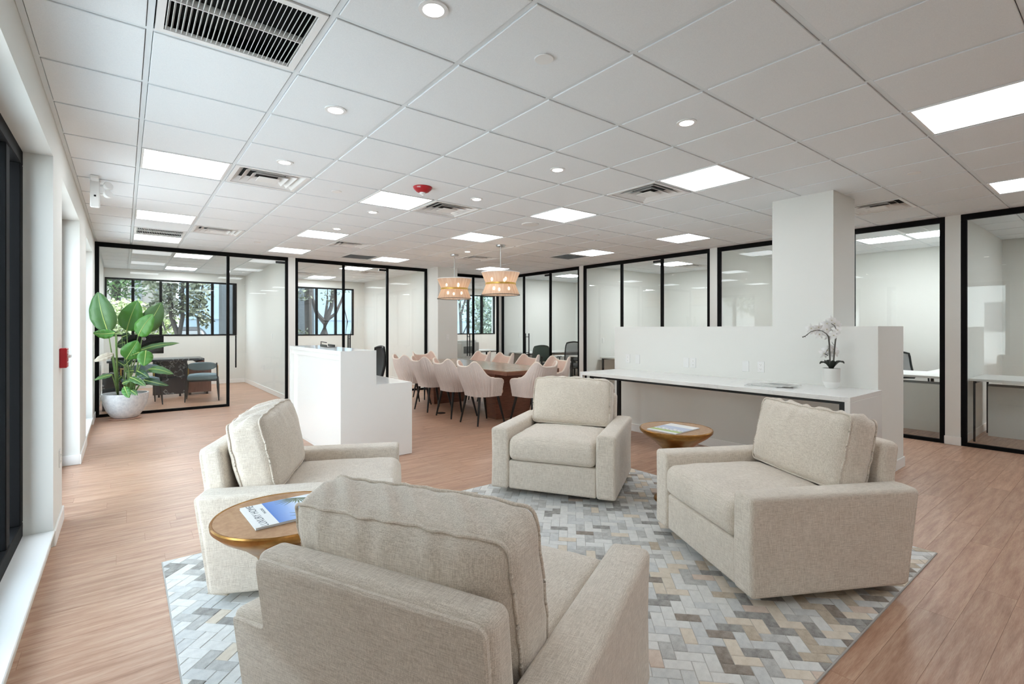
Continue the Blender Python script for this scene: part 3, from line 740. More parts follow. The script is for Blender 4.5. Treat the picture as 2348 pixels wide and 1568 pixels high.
def armchair(idx, label):
    x, y, th = ARMCH[idx]
    t = thing('swivel_armchair', label, 'armchair', (x, y, .0098), th, 'oatmeal swivel armchairs on the rug')
    sd = idx*3.7+1
    aw = .15
    for s in (-1, 1):
        q = MB(); cx = s*(AW/2-aw/2)
        q.soft((aw/2, AD/2, (AH-.05)/2), .022, (3, 14, 8), fn=None)
        q.v = [Vector((v.x+cx-(s*.006*math.sin(math.pi*min(1, max(0, (v.z+.245)/.49)))), *lean(0, v.y, v.z+(AH+.05)/2)[1:])) + Vector((0, 0, .006*(1-(v.x/(aw/2))**2) if v.z > .2 else 0)) for v in q.v]
        q.build('arm', M['linen'], t, 35)
    # back frame between the arms
    bw = AW/2-aw+.012; bt = .10
    q = MB(); q.soft((bw, bt/2, (BH-.05)/2), .03, (12, 4, 10), nr=4)
    vs = []
    for v in q.v:
        zz = v.z+(BH+.05)/2; yy = v.y-AD/2+bt/2
        vs.append(Vector((v.x, yy-LN*(zz-.05)/.49, zz+.006*(1-(v.x/bw)**2)*(1 if zz > .6 else 0))))
    q.v = vs; q.build('back_frame', M['linen'], t, 35)
    # flat upholstered rear panel, T shaped
    W2, w2 = AW/2-.012, bw-.012; f = .018
    def arc(cx, cz, r, a0, a1, n=4): return [(cx+r*math.cos(math.radians(a0+(a1-a0)*k/n)), cz+r*math.sin(math.radians(a0+(a1-a0)*k/n))) for k in range(n+1)]
    prof = arc(W2-f, .07, f, -90, 0)+arc(W2-f, AH-.012-f, f, 0, 90)+arc(w2+f, AH-.012+f, f, 270, 180)+arc(w2-.03, BH-.012-.03, .03, 0, 90)
    prof = prof+[(-a, b) for a, b in reversed(prof)]
    n = len(prof); A = []; Bv = []; Cc = []
    for px_, pz in prof:
        yb = -AD/2-LN*(pz-.05)/.49
        A.append((px_, yb+.012, pz)); Bv.append((px_, yb-.006, pz)); 
    cxz = (0, .3)
    Cc = [(px_*.985, -AD/2-LN*(pz-.05)/.49-.010, .3+(pz-.3)*.982) for px_, pz in prof]
    q = MB(); q.add(A+Bv+Cc, [(k, (k+1) % n, n+(k+1) % n, n+k) for k in range(n)]+[(n+k, n+(k+1) % n, 2*n+(k+1) % n, 2*n+k) for k in range(n)]+[tuple(range(2*n, 3*n))])
    q.build('rear_panel', M['linen'], t, 30)
    rail_h = .282
    q = MB(); q.soft((bw-.014, .36, (rail_h-.05)/2), .018, (10, 8, 4), c=(0, AD/2-.36-.012, (rail_h+.05)/2)); q.build('front_rail', M['linen'], t, 35)
    sh = (bw-.02, .335, .096); fn = seat_fn(sh, sd)
    sc_ = (0, AD/2-.335+.004, rail_h+.001+.096)
    q = MB(); q.soft(sh, .05, (24, 24, 6), c=sc_, fn=fn, nr=5); so = q.build('seat_cushion', M['linen'], t, 'all')
    # seat welt: loop around top edge
    pts = []; X, Y, k = sh[0], sh[1], .018
    loop = [(-X+.04+(2*X-.08)*a/20, Y-k) for a in range(21)]+[(X-k, Y-.04-(2*Y-.3)*a/14) for a in range(15)]
    pts = [Vector(fn(-X+k, -Y+.26+(2*Y-.3)*a/14, sh[2]-k)) for a in range(15)]+[Vector(fn(a, b, sh[2]-k)) for a, b in loop]
    q = MB(); q.tube([p+Vector(sc_)+Vector((0, .002, .001)) for p in pts], .0034, 6); q.build('welt', M['linen'], so, True)
    ch = (bw-.012, .090, .216); fn = cushion_fn(ch, .060, sd)
    mt = Matrix.Translation((0, -AD/2+bt+.094, .470)) @ Matrix.Rotation(math.radians(13), 4, 'X') @ Matrix.Translation((0, 0, .216))
    q = MB(); q.soft(ch, .05, (60, 10, 36), fn=fn, nr=6); q.v = [mt @ Vector(v) for v in q.v]; bo = q.build('back_cushion', M['linen'], t, 'all')
    for wch in (-1, 1):
        q = seam(fn, ch, .05, wch, bo, M['linen']); q.v = [mt @ Vector(v) for v in q.v]; q.build('welt', M['linen'], bo, True)
    MB().lathe([(.0, .0), (.27, .0), (.27, .02), (.2, .045), (0, .045)], n=32, cap=False).build('swivel_base', M['blackm'], t, True)
    return t
armchair(0, 'oatmeal swivel armchair facing the camera, farthest right on the rug beside the round bronze table')
armchair(1, 'oatmeal swivel armchair in front of the orchid counter, its wide arm panel toward the viewer')
armchair(2, 'oatmeal swivel armchair nearest the window wall, behind the bronze table with the sea magazine')
armchair(3, 'big oatmeal swivel armchair in front, seen from behind with wrinkled back cushion')

# ---------------------------------------------------------------- bronze pedestal tables with magazines
def side_table(x, y, label):
    t = thing('pedestal_table', label, 'side table', (x, y, .0098 if x < 3.8 else 0), 0, 'round bronze side tables')
    r = .28; H = .572
    MB().lathe([(.0, H-.002), (r-.012, H-.002), (r-.012, H-.012)], n=64, cap=False).build('tabletop', M['bronzetop'], t, True)
    MB().lathe([(r-.012, H-.003), (r-.004, H), (r, H-.006), (r-.002, H-.022), (r-.035, H-.055), (.17, H-.105), (.11, H-.16), (.075, H-.25), (.06, H-.34), (.065, H-.43), (.1, .06), (.165, .018), (.17, 0), (0, 0)], n=64, cap=False).build('pedestal', M['bronze'], t, True)
    return t
side_table(.548, 2.30, 'round bronze pedestal table in front of the armchair by the window wall')
side_table(3.47, 2.31, 'round bronze pedestal table between the two right armchairs, low before the counter')
TZ = .5805
# sea magazine: origin at the corner nearest the table edge, long side toward the front chair
def quad_m(o, ux, uy):   # matrix from cover plane (x right, y up) to world
    ux = Vector((*ux, 0)).normalized(); uy = Vector((*uy, 0)).normalized(); z = Vector((0, 0, 1))
    return Matrix(((ux.x, uy.x, 0, o[0]), (ux.y, uy.y, 0, o[1]), (0, 0, 1, o[2]), (0, 0, 0, 1)))
def magazine(name, label, o, ang, w, h, th, cover, group=None):
    t = thing(name, label, 'magazine', o, ang, group)
    MB().box(.001, w-.001, .001, h-.001, .0008, th-.0008).build('pages', M['paper'], t)
    MB().box(0, w, 0, h, 0, .0008).build('back_cover', M['paper'], t)
    MB().box(0, w, 0, h, th-.0008, th).build('front_cover', cover, t)
    return t
def grad(name, stops, axis=1, scale=1):
    m = mat(name, (255, 255, 255), .3, spec=.5); t = NT(m); tc = t.n('ShaderNodeTexCoord'); sp = t.n('ShaderNodeSeparateXYZ'); t.l(tc.outputs['Generated'], sp.inputs[0])
    r = t.ramp(sp.outputs[axis], stops); t.l(r.outputs[0], t.b.inputs[0]); return m
# cover plane: y = title direction; title reads along the short side
ma = math.atan2(2.159-2.446, .407-.400)          # along the short side, from far corner to near corner
cov = grad('sea_cover', [(0, (58, 110, 196)), (.35, (120, 164, 226)), (.75, (214, 226, 240)), (1, (236, 238, 240))], 0)
tm_ = magazine('magazine', 'glossy magazine with a blue sea and palm cover on the left bronze table', (.40, 2.446, TZ), math.radians(-88), .285, .34, .009, M['paper'])
MB().box(0, .285, .088, .34, .0091, .0094).build('cover_photo', grad('sea_photo', [(0, (82, 134, 214)), (.3, (140, 178, 232)), (.6, (222, 230, 240)), (1, (196, 204, 204))], 1), tm_)
text('LUXURY HOME', .0405, M['inkd'], tm_, Matrix.Translation((.142, .038, .0092)) @ Matrix.Rotation(math.pi, 4, 'Z') @ Matrix.Scale(1.0, 4), ext=.0001)
text('MAGAZINE', .015, M['inkd'], tm_, Matrix.Translation((.10, .072, .0092)) @ Matrix.Rotation(math.pi, 4, 'Z'), ext=.0001)
pm = mat('palm_print', (84, 104, 76), .4)
r5 = random.Random(5)
for (cx, cy_, a0, a1, nn, ml) in ((.02, .235, -1.9, .9, 14, .11), (.25, .225, 2.2, 5.0, 13, .10), (.14, .33, 3.4, 6.1, 10, .09)):
    q = MB()
    for k in range(nn):
        a = a0+(a1-a0)*k/(nn-1); L = ml*(.6+.4*r5.random()); dx, dy = math.cos(a), math.sin(a)
        P = [(cx, cy_), (cx+dx*L*.5-dy*.004, cy_+dy*L*.5+dx*.004), (cx+dx*L, cy_+dy*L), (cx+dx*L*.5+dy*.004, cy_+dy*L*.5-dx*.004)]
        P = clip(P, .002, .283, .09, .338)
        if len(P) > 2: q.prism(P, .0094, .0097)
    q.build('palm_leaves', pm, tm_, kind='stuff')
# house magazine on the right table
tm2 = magazine('magazine', 'thin magazine with a green lawn and white houses on the right bronze table', (3.255, 2.165, TZ), math.radians(2), .34, .255, .007, M['paper'])
MB().box(.03, .24, .0, .255, .0071, .0073).build('sky_print', mat('sky_print', (186, 196, 216), .35), tm2)
MB().box(.03, .088, .0, .255, .0074, .0076).build('lawn_print', mat('lawn_print', (168, 190, 104), .35), tm2)
q = MB(); 
for k in range(7): q.box(.08+.004*(k % 2), .125+.012*(k % 3), .012+.034*k, .035+.034*k, .0077, .0080)
q.build('house_print', mat('house_print', (238, 236, 232), .35), tm2, kind='stuff')
q = MB()
for k in range(7): q.box(.092, .118, .020+.034*k, .026+.034*k, .0081, .0083)
q.build('window_print', mat('window_print', (90, 110, 124), .35), tm2, kind='stuff')

# ---------------------------------------------------------------- counter in front of the low wall
CX0, CX1, CY0, CY1, CZ = 4.59, 5.37, 1.46, 4.45, .82
t = thing('waterfall_counter', 'long white quartz waterfall counter in front of the low wall', 'counter', (0, 0, 0))
MB().cbox(CX0, CX1-.001, CY0, CY1, CZ-.04, CZ, .002).build('countertop', M['quartz'], t)
MB().cbox(CX0, CX1-.001, CY0, CY0+.04, 0, CZ-.04, .002).build('end_panel', M['quartz'], t)
MB().cbox(CX0, CX0+.05, CY1-.04, CY1, 0, CZ-.04, .002).build('far_leg_panel', M['quartz'], t)
q = MB(); q.box(CX0+.006, CX0+.036, CY0+.04, CY1-.16, CZ-.062, CZ-.04)
q.build('steel_beam', M['blackm'], t)
for yy in (CY0+.04, CY1-.2): MB().box(CX0+.006, CX0+.04, yy, yy+.04, 0, CZ-.062).build('steel_leg', M['blackm'], t)
MB().box(CX0+.32, CX0+.36, CY1-.37, CY1-.33, 0, CZ-.04).build('steel_leg', M['blackm'], t)

# ---------------------------------------------------------------- orchid
OXP, OYP = 5.18, 1.80
t = thing('potted_orchid', 'white orchid with two flower stems in a two-tone ceramic pot on the counter', 'orchid', (OXP, OYP, CZ))
MB().lathe([(.0, .0), (.045, .0), (.052, .012), (.068, .058), (.0675, .0605)], n=40, cap=False).build('pot_foot', M['ceramicg'], t, True)
MB().lathe([(.0675, .0605), (.070, .07), (.072, .17), (.0725, .185), (.066, .186), (.064, .15), (0, .15)], n=40, cap=False).build('pot', M['ceramic'], t, True)
for ang, L, wd, lift in ((2.5, .11, .026, .075), (5.6, .12, .028, .08), (4.2, .06, .03, .085), (1.2, .07, .032, .085), (.4, .05, .03, .08)):
    q = MB(); rings = []
    for k in range(7):
        s = k/6; rr_ = L*s; z = .165+lift*math.sin(s*2.2); w = wd*math.sin(math.pi*min(1, .12+s*.88))**.7+.001
        dx, dy = math.cos(ang), math.sin(ang)
        rings.append([(dx*rr_-dy*w, dy*rr_+dx*w, z+.012), (dx*rr_, dy*rr_, z-.004), (dx*rr_+dy*w, dy*rr_-dx*w, z+.012), (dx*rr_, dy*rr_, z-.001)])
    q.ring(rings, True, True); q.build('leaf', M['orleaf'], t, True)
rt = (.788, -.616)   # direction along the picture plane, used to spread the blooms
def OP(a, z, b=0): return (a*rt[0]+b*.6, a*rt[1]+b*.6, z)
stems = [[OP(-.008, .16), OP(-.012, .27), OP(-.018, .40), OP(-.025, .475), OP(-.045, .505), OP(-.085, .53), OP(-.13, .54), OP(-.19, .525), OP(-.24, .485), OP(-.27, .475)],
         [OP(.014, .16), OP(.022, .26), OP(.034, .40), OP(.046, .51), OP(.044, .545), OP(.03, .58), OP(.0, .60)]]
for s in stems:
    q = MB(); q.tube(s, [.0065]*4+[.0034]*(len(s)-4), 8); q.build('flower_stem', M['orstem'], t, True)
q = MB(); q.tube([OP(-.02, .37), OP(-.035, .355, .01), OP(-.045, .32, .02)], .0018, 6); q.tube([OP(.03, .40), OP(.015, .41), OP(.005, .43)], .0018, 6); q.build('side_twig', M['orstem'], t, True)
bl = MB(); r7 = random.Random(2)
def bloom(c, sz, seed):
    r_ = random.Random(seed); q = MB(); c = Vector(c)
    n = Vector((-.55+r_.uniform(-.3, .3), -.75+r_.uniform(-.3, .3), r_.uniform(-.3, .25))).normalized()
    a = n.cross(Vector((0, 0, 1))).normalized(); b = a.cross(n)
    for k in range(5):
        g = math.radians(90+72*k)+r_.uniform(-.1, .1); w = sz*(.62 if k in (1, 4) else .40); L = sz*(1 if k in (1, 4) else .95)
        d = a*math.cos(g)+b*math.sin(g); e = d.cross(n)
        rings = []
        for i in range(6):
            s = i/5; ww = w*math.sin(math.pi*min(1, .08+s*.92))**.6*.5+.0004
            p = c+d*(L*s)+n*(.006*math.sin(s*3)-.01*s*s*(1+r_.random()*.5))
            rings.append([p-e*ww+n*.002, p+n*.001, p+e*ww+n*.002, p])
        q.ring(rings, True, True)
    q.build('flower', M['petal'], t, True)
    q = MB(); q.lathe([(.0, -.006), (.005, -.003), (.006, .002), (0, .006)], c.x+n.x*.006, c.y+n.y*.006, c.z, 8, False); q.build('flower_lip', mat('orchid_lip', (206, 200, 170), .6) if 'orchid_lip' not in bpy.data.materials else bpy.data.materials['orchid_lip'], t, True)
for k, (a, z, b) in enumerate([(-.045, .545, 0), (-.085, .565, .02), (-.125, .565, -.01), (-.16, .535, .01), (-.19, .555, 0), (-.105, .50, .02), (0, .63, 0), (-.03, .60, .03), (.035, .60, .01), (.065, .58, .02), (.01, .555, .03), (.055, .54, .0), (-.02, .49, .03), (.02, .49, .0),
    (-.03, .35, .02), (.01, .37, .03), (-.055, .32, .03), (.04, .36, .05), (.0, .33, .05), (.055, .325, .05)]): bloom(OP(a, z, b), .052, k)
q = MB()
for a, z in ((-.225, .495), (-.245, .478), (-.262, .473), (-.045, .312), (-.035, .305), (-.055, .315)): 
    p = OP(a, z); q.lathe([(0, -.006), (.0045, -.002), (.0045, .002), (0, .006)], p[0], p[1], p[2], 8, False)
q.build('bud', M['orleaf'], t, True)

# magazines spread on the counter
for k, (x, y, an, lb) in enumerate([(4.80, 2.13, 14, 'grey magazine lowest in the fan on the counter, its left corner sticking out'), (4.83, 2.09, 6, 'grey magazine in the middle of the fan on the counter'), (4.86, 2.03, -4, 'magazine with a pictured cover on top of the fan on the counter')]):
    tq = magazine('magazine', lb, (x, y, CZ+.0055*k+.0002), math.radians(an), .215, .275, .005, mat('cover_%d' % k, ((176, 178, 178), (206, 206, 204), (198, 198, 194))[k], .3), 'magazines fanned out on the counter')
    if k == 2: MB().box(.03, .15, .04, .24, .0051, .0053).build('cover_photo', M['greym'], tq)

# ---------------------------------------------------------------- reception desk
t = thing('reception_desk', 'glossy white stepped reception desk behind the left armchair', 'reception desk', (0, 0, 0))
DX0, DX1, DX2, DY0, DY1 = 1.71, 2.083, 2.492, 4.96, 6.90
m_xz = lambda y: Matrix(((1, 0, 0, 0), (0, 0, -1, y), (0, 1, 0, 0), (0, 0, 0, 1)))
prof = [(DX0, .006), (DX2, .006), (DX2, .787), (DX1, .787), (DX1, 1.145), (DX0, 1.145)]
MB().prism(prof, -.03, 0, m_xz(DY0)).build('near_end_panel', M['gloss'], t)
MB().prism(prof, -.03, 0, m_xz(DY1-.03)).build('far_end_panel', M['gloss'], t)
MB().cbox(DX0, DX1, DY0+.031, DY1-.031, 1.105, 1.145, .0015).build('transaction_top', M['gloss'], t)
MB().cbox(DX0+.02, DX0+.045, DY0+.031, DY1-.031, 1.045, 1.104, .001).build('fascia', M['gloss'], t)
MB().cbox(DX0+.045, DX0+.065, DY0+.031, DY1-.031, .03, 1.104, .001).build('front_panel', M['gloss'], t)
MB().box(DX0+.05, DX2-.3, DY0+.031, DY1-.031, .0, .03).build('plinth', M['lam'], t)
MB().cbox(DX1-.02, DX2, DY0+.031, DY1-.031, .757, .787, .001).build('worktop', M['quartz'], t)
MB().cbox(DX1-.02, DX1, DY0+.031, DY1-.031, .787, 1.104, .001).build('riser_panel', M['gloss'], t)
t = thing('document_tray', 'shallow black tray on top of the reception desk', 'tray', (1.99, 6.25, 1.1455), math.radians(-6))
q = MB(); q.box(-.05, .05, -.19, .19, 0, .006); q.box(-.05, -.044, -.19, .19, .006, .03); q.box(.044, .05, -.19, .19, .006, .03); q.build('tray', M['blackm'], t)
MB().tube([(-.04, .18, .006), (-.04, .18, .06), (.0, .05, .05)], .006).build('support', M['blackm'], t)
# ---------------------------------------------------------------- dining table
t = thing('conference_table', 'long brown wooden conference table surrounded by blush chairs', 'table', (0, 0, 0))
TX0, TX1, TY0, TY1 = 4.26, 5.28, 5.56, 8.60
MB().cbox(TX0, TX1, TY0, TY1, .752, .762, .002).build('tabletop', M['tabletop'], t)
MB().cbox(TX0+.001, TX1-.001, TY0+.001, TY1-.001, .70, .752, .001).build('edge_band', M['tableedge'], t)
for yy in (6.02, 7.92):
    q = MB(); a = [(4.42, yy), (5.06, yy), (5.06, yy+.24), (4.42, yy+.24)]; b = [(4.36, yy-.04), (5.12, yy-.04), (5.12, yy+.28), (4.36, yy+.28)]
    q.ring([[(*p, 0) for p in a], [(*p, .70) for p in b]]); q.build('pedestal', M['tableedge'], t)
MB().lathe([(0, .0005), (.07, .0005), (.07, .005), (.0, .007)], 0, 0, 0, 28, False).build('floor_outlet', M['blackm'])
o = bpy.data.objects['floor_outlet']; o.location = (4.05, 7.03, 0); tag(o, 'round black floor outlet between the dining chair legs', 'floor outlet')

# ---------------------------------------------------------------- blush ribbed chairs
def hcurve(f):
    K = [(0, .828), (.08, .832), (.16, .850), (.23, .882), (.29, .902), (.33, .898), (.37, .858), (.41, .785), (.45, .718), (.50, .675), (.57, .661), (.75, .655), (.90, .645), (.97, .625), (1, .59)]
    for (a, za), (b, zb) in zip(K, K[1:]):
        if a <= f <= b:
            s = (f-a)/(b-a); s = s*s*(3-2*s) if 0 else s; return za+(zb-za)*s
    return K[-1][1]
def plan(f, s):
    """f 0..1 from the back centre to the arm front, s side sign -> x, y, outward normal"""
    a, b, yf = .285, .255, .20
    L1 = .52
    if f < L1:
        g = (f/L1)*math.pi/2; e = 2/2.9
        x = a*math.sin(g)**e; y = -b*math.cos(g)**e
    else: x = a-.012*((f-L1)/(1-L1)); y = (f-L1)/(1-L1)*yf
    return s*x, y
NU, NV = 300, 8
q = MB(); wl = []
out = []; inn = []
for iu in range(NU+1):
    s_ = iu/NU*2-1; f = abs(s_); sg = 1 if s_ >= 0 else -1
    e = .002; x0, y0 = plan(max(0, f-e), sg); x1, y1 = plan(min(1, f+e), sg)
    x, y = plan(f, sg); tx, ty = (x1-x0)*sg, (y1-y0)*sg
    if f < .004: tx, ty = 1, 0
    L = math.hypot(tx, ty) or 1; nx, ny = ty/L, -tx/L
    if nx*x+ny*y < 0: nx, ny = -nx, -ny
    H = hcurve(f); colo = []; coli = []
    rib = .0065*abs(math.sin(s_*math.pi*20)) 
    for iv in range(NV+1):
        v = iv/NV; z = .405+(H-.405)*v
        tp = (.86+.14*min(1, (z-.405)/.26))*(1-.12*min(1, max(0, (z-.66)/.24))); bk = (-.115*max(0, (z-.45)/.45) if y < 0 else 0)*min(1, -y/.2 if y < 0 else 0)
        X, Y = x*tp, y*(.86+.14*min(1, (z-.405)/.28))+bk
        edge = .0 if v < 1 else .0
        colo.append((X+nx*(rib*(1-v**8)), Y+ny*(rib*(1-v**8)), z)); coli.append((X-nx*.025, Y-ny*.025, z))
    out.append(colo); inn.append(coli); wl.append(Vector(((colo[-1][0]+coli[-1][0])/2, (colo[-1][1]+coli[-1][1])/2, H+.001)))
def sheet(cols, flip):
    q = MB(); vs = [p for c in cols for p in c]; n = NV+1; fs = []
    for i in range(len(cols)-1):
        for j in range(NV):
            f = (i*n+j, (i+1)*n+j, (i+1)*n+j+1, i*n+j+1); fs.append(f[::-1] if flip else f)
    q.add(vs, fs); return q
q = sheet(out, True)
# close the rim and underside
n = NV+1; base_i = len(q.v); q.v += [p for c in inn for p in (c[0], c[-1])]
for i in range(NU): q.f.append((i*n+NV, (i+1)*n+NV, base_i+2*(i+1)+1, base_i+2*i+1)); q.f.append((i*n, base_i+2*i, base_i+2*(i+1), (i+1)*n))
for i in (0, NU): q.f.append(tuple([i*n+j for j in range(n)]+[base_i+2*i+1, base_i+2*i]))
t0 = thing('dining_chair', '', 'chair', (0, 0, 0))
q.build('outer_shell', M['rib'], t0, 50)
sheet(inn, False).build('inner_lining', M['blush'], t0, 'all')
w = MB(); w.tube(wl[::2], .0128, 8); w.build('edge_welt', M['welt'], t0, True)
# bottom pan
pan = [(out[i][0][0]*.99, out[i][0][1]*.99) for i in range(0, NU+1, 12)]
q = MB(); q.prism(pan, .405, .425); q.build('seat_pan', M['rib'], t0)
q = MB(); q.soft((.212, .225, .04), .035, (10, 10, 2), c=(0, .01, .462), fn=lambda x, y, z: (x*(1-.2*max(0, -y/.225)), y, z+.012*(1-(x/.232)**2)*(1-(y/.235)**2))); q.build('seat', M['blush'], t0, 'all')
for sx in (-1, 1):
    for sy in (-1, 1):
        q = MB(); top = Vector((sx*.17, sy*.155-.01, .41)); ft = Vector((sx*.225, sy*.235, .004)); q.tube([top, top.lerp(ft, .5), ft], [.021, .017, .0115], 10); q.build('leg', M['blackleg'], t0, True)
GRP = 'blush chairs around the conference table'
CH = [(4.115, 5.95, -90, 'ribbed blush chair on the near side of the table, closest to the camera'), (4.115, 6.66, -90, 'ribbed blush chair on the near side of the table, second from the camera'),
      (4.115, 7.40, -90, 'ribbed blush chair on the near side of the table, third from the camera'), (4.115, 8.13, -90, 'ribbed blush chair on the near side half hidden behind the reception desk'),
      (5.43, 5.98, 90, 'blush chair across the table, last one on the right by the white post'), (5.43, 6.735, 90, 'blush chair across the table, in front of the green office chair'),
      (5.43, 7.46, 90, 'blush chair across the table, second from its far end'), (5.43, 8.2, 90, 'blush chair across the table at its far end, before the glass door'),
      (4.64, 5.45, 6, 'ribbed blush chair at the near end of the table, partly behind an armchair'), (4.75, 8.72, 180, 'blush chair at the far head of the table, its lining toward the viewer')]
for k, (x, y, rz, lb) in enumerate(CH): place(t0, k == 0, (x, y, 0), math.radians(rz), lb, GRP)

# ---------------------------------------------------------------- pendant lamps
def stringmat(name, c0, c1):
    m = bpy.data.materials.new(name); m.use_nodes = True; T = m.node_tree; n = T.nodes; n.clear(); L = T.links.new
    tc = n.new('ShaderNodeTexCoord'); w = n.new('ShaderNodeTexNoise'); mp = n.new('ShaderNodeMapping'); mp.inputs['Scale'].default_value = (60, .6, 1)
    L(tc.outputs['UV'], mp.inputs[0]); L(mp.outputs[0], w.inputs['Vector']); w.inputs['Scale'].default_value = 1.0
    r = n.new('ShaderNodeValToRGB'); r.color_ramp.elements[0].position = .35; r.color_ramp.elements[1].position = .65; r.color_ramp.elements[0].color = lin(c0); r.color_ramp.elements[1].color = lin(c1); L(w.outputs[0], r.inputs[0])
    d = n.new('ShaderNodeBsdfDiffuse'); tl = n.new('ShaderNodeBsdfTranslucent'); tr = n.new('ShaderNodeBsdfTransparent')
    L(r.outputs[0], d.inputs[0]); L(r.outputs[0], tl.inputs[0])
    a = n.new('ShaderNodeMixShader'); a.inputs[0].default_value = .55; L(d.outputs[0], a.inputs[1]); L(tl.outputs[0], a.inputs[2])
    b = n.new('ShaderNodeMixShader'); b.inputs[0].default_value = .14; L(a.outputs[0], b.inputs[1]); L(tr.outputs[0], b.inputs[2])
    o = n.new('ShaderNodeOutputMaterial'); L(b.outputs[0], o.inputs[0]); return m
M['string'] = stringmat('string_shade', (232, 198, 170), (248, 224, 202))
def shade(r0, z0, r1, z1, n=96):
    me = bpy.data.meshes.new('shade'); vs = []; uv = []
    for k in range(n): a = 2*math.pi*k/n; vs += [(r0*math.cos(a), r0*math.sin(a), z0), (r1*math.cos(a), r1*math.sin(a), z1)]
    fs = [(2*k, 2*((k+1) % n), 2*((k+1) % n)+1, 2*k+1) for k in range(n)]
    me.from_pydata(vs, [], fs); ul = me.uv_layers.new()
    for k in range(n):
        for c_, (a, b) in enumerate(((k/n, 0), ((k+1)/n, 0), ((k+1)/n, 1), (k/n, 1))): ul.data[4*k+c_].uv = (a, b)
    me.materials.append(M['string']); me.polygons.foreach_set('use_smooth', [True]*len(fs)); return me
def ringm(r, z, hh, th, m, name, par, n=64):
    q = MB(); q.lathe([(r, z-hh), (r, z+hh), (r-th, z+hh), (r-th, z-hh), (r, z-hh)], n=n, cap=False); return q.build(name, m, par, True)
def pendant(x, y, lb, first=None):
    t = thing('pendant_lamp', lb, 'pendant lamp', (x, y, 0), 0, 'string shade pendants over the conference table')
    R, Wt, zt, zw, zb = .308, .238, 2.262, 2.083, 1.905
    MB().lathe([(0, ZC-.034), (.07, ZC-.032), (.075, ZC-.02), (.075, ZC-.006), (0, ZC-.006)], n=32, cap=False).build('ceiling_canopy', M['chrome'], t, True)
    MB().tube([(0, 0, 2.10), (0, 0, ZC-.03)], .007, 10).build('rod', M['chrome'], t, True)
    for nm, me in (('upper_shade', shade(Wt, zw+.012, R, zt)), ('lower_shade', shade(R, zb, Wt, zw-.012))): me.name = nm; inst(me, nm, t)
    ringm(R+.003, zt, .006, .006, M['paper'], 'top_rim', t); ringm(R+.003, zb, .004, .006, M['greyfab'], 'bottom_rim', t); ringm(Wt+.012, zw, .014, .004, M['brass'], 'waist_band', t)
    q = MB()
    for k in range(3): a = k*2.094; q.tube([(0, 0, zw), (Wt*math.cos(a), Wt*math.sin(a), zw)], .004, 6)
    q.tube([(0, 0, zw-.06), (0, 0, zw+.06)], .014, 10); q.build('spider', M['brass'], t, True)
    for zz in (zw+.075, zw-.075):
        for k in range(3):
            a = k*math.pi/1.5+.5+(0 if zz > zw else .6); q = MB(); q.lathe([(0, -.03), (.014, -.02), (.019, .0), (.014, .02), (0, .03)], .14*math.cos(a), .14*math.sin(a), zz, 14, False); q.build('bulb', M['bulb'], t, True)
    return t
pendant(4.755, 6.363, 'string drum pendant with brass band, nearer and higher over the table')
pendant(4.716, 7.708, 'string drum pendant with brass band, farther and lower over the table')
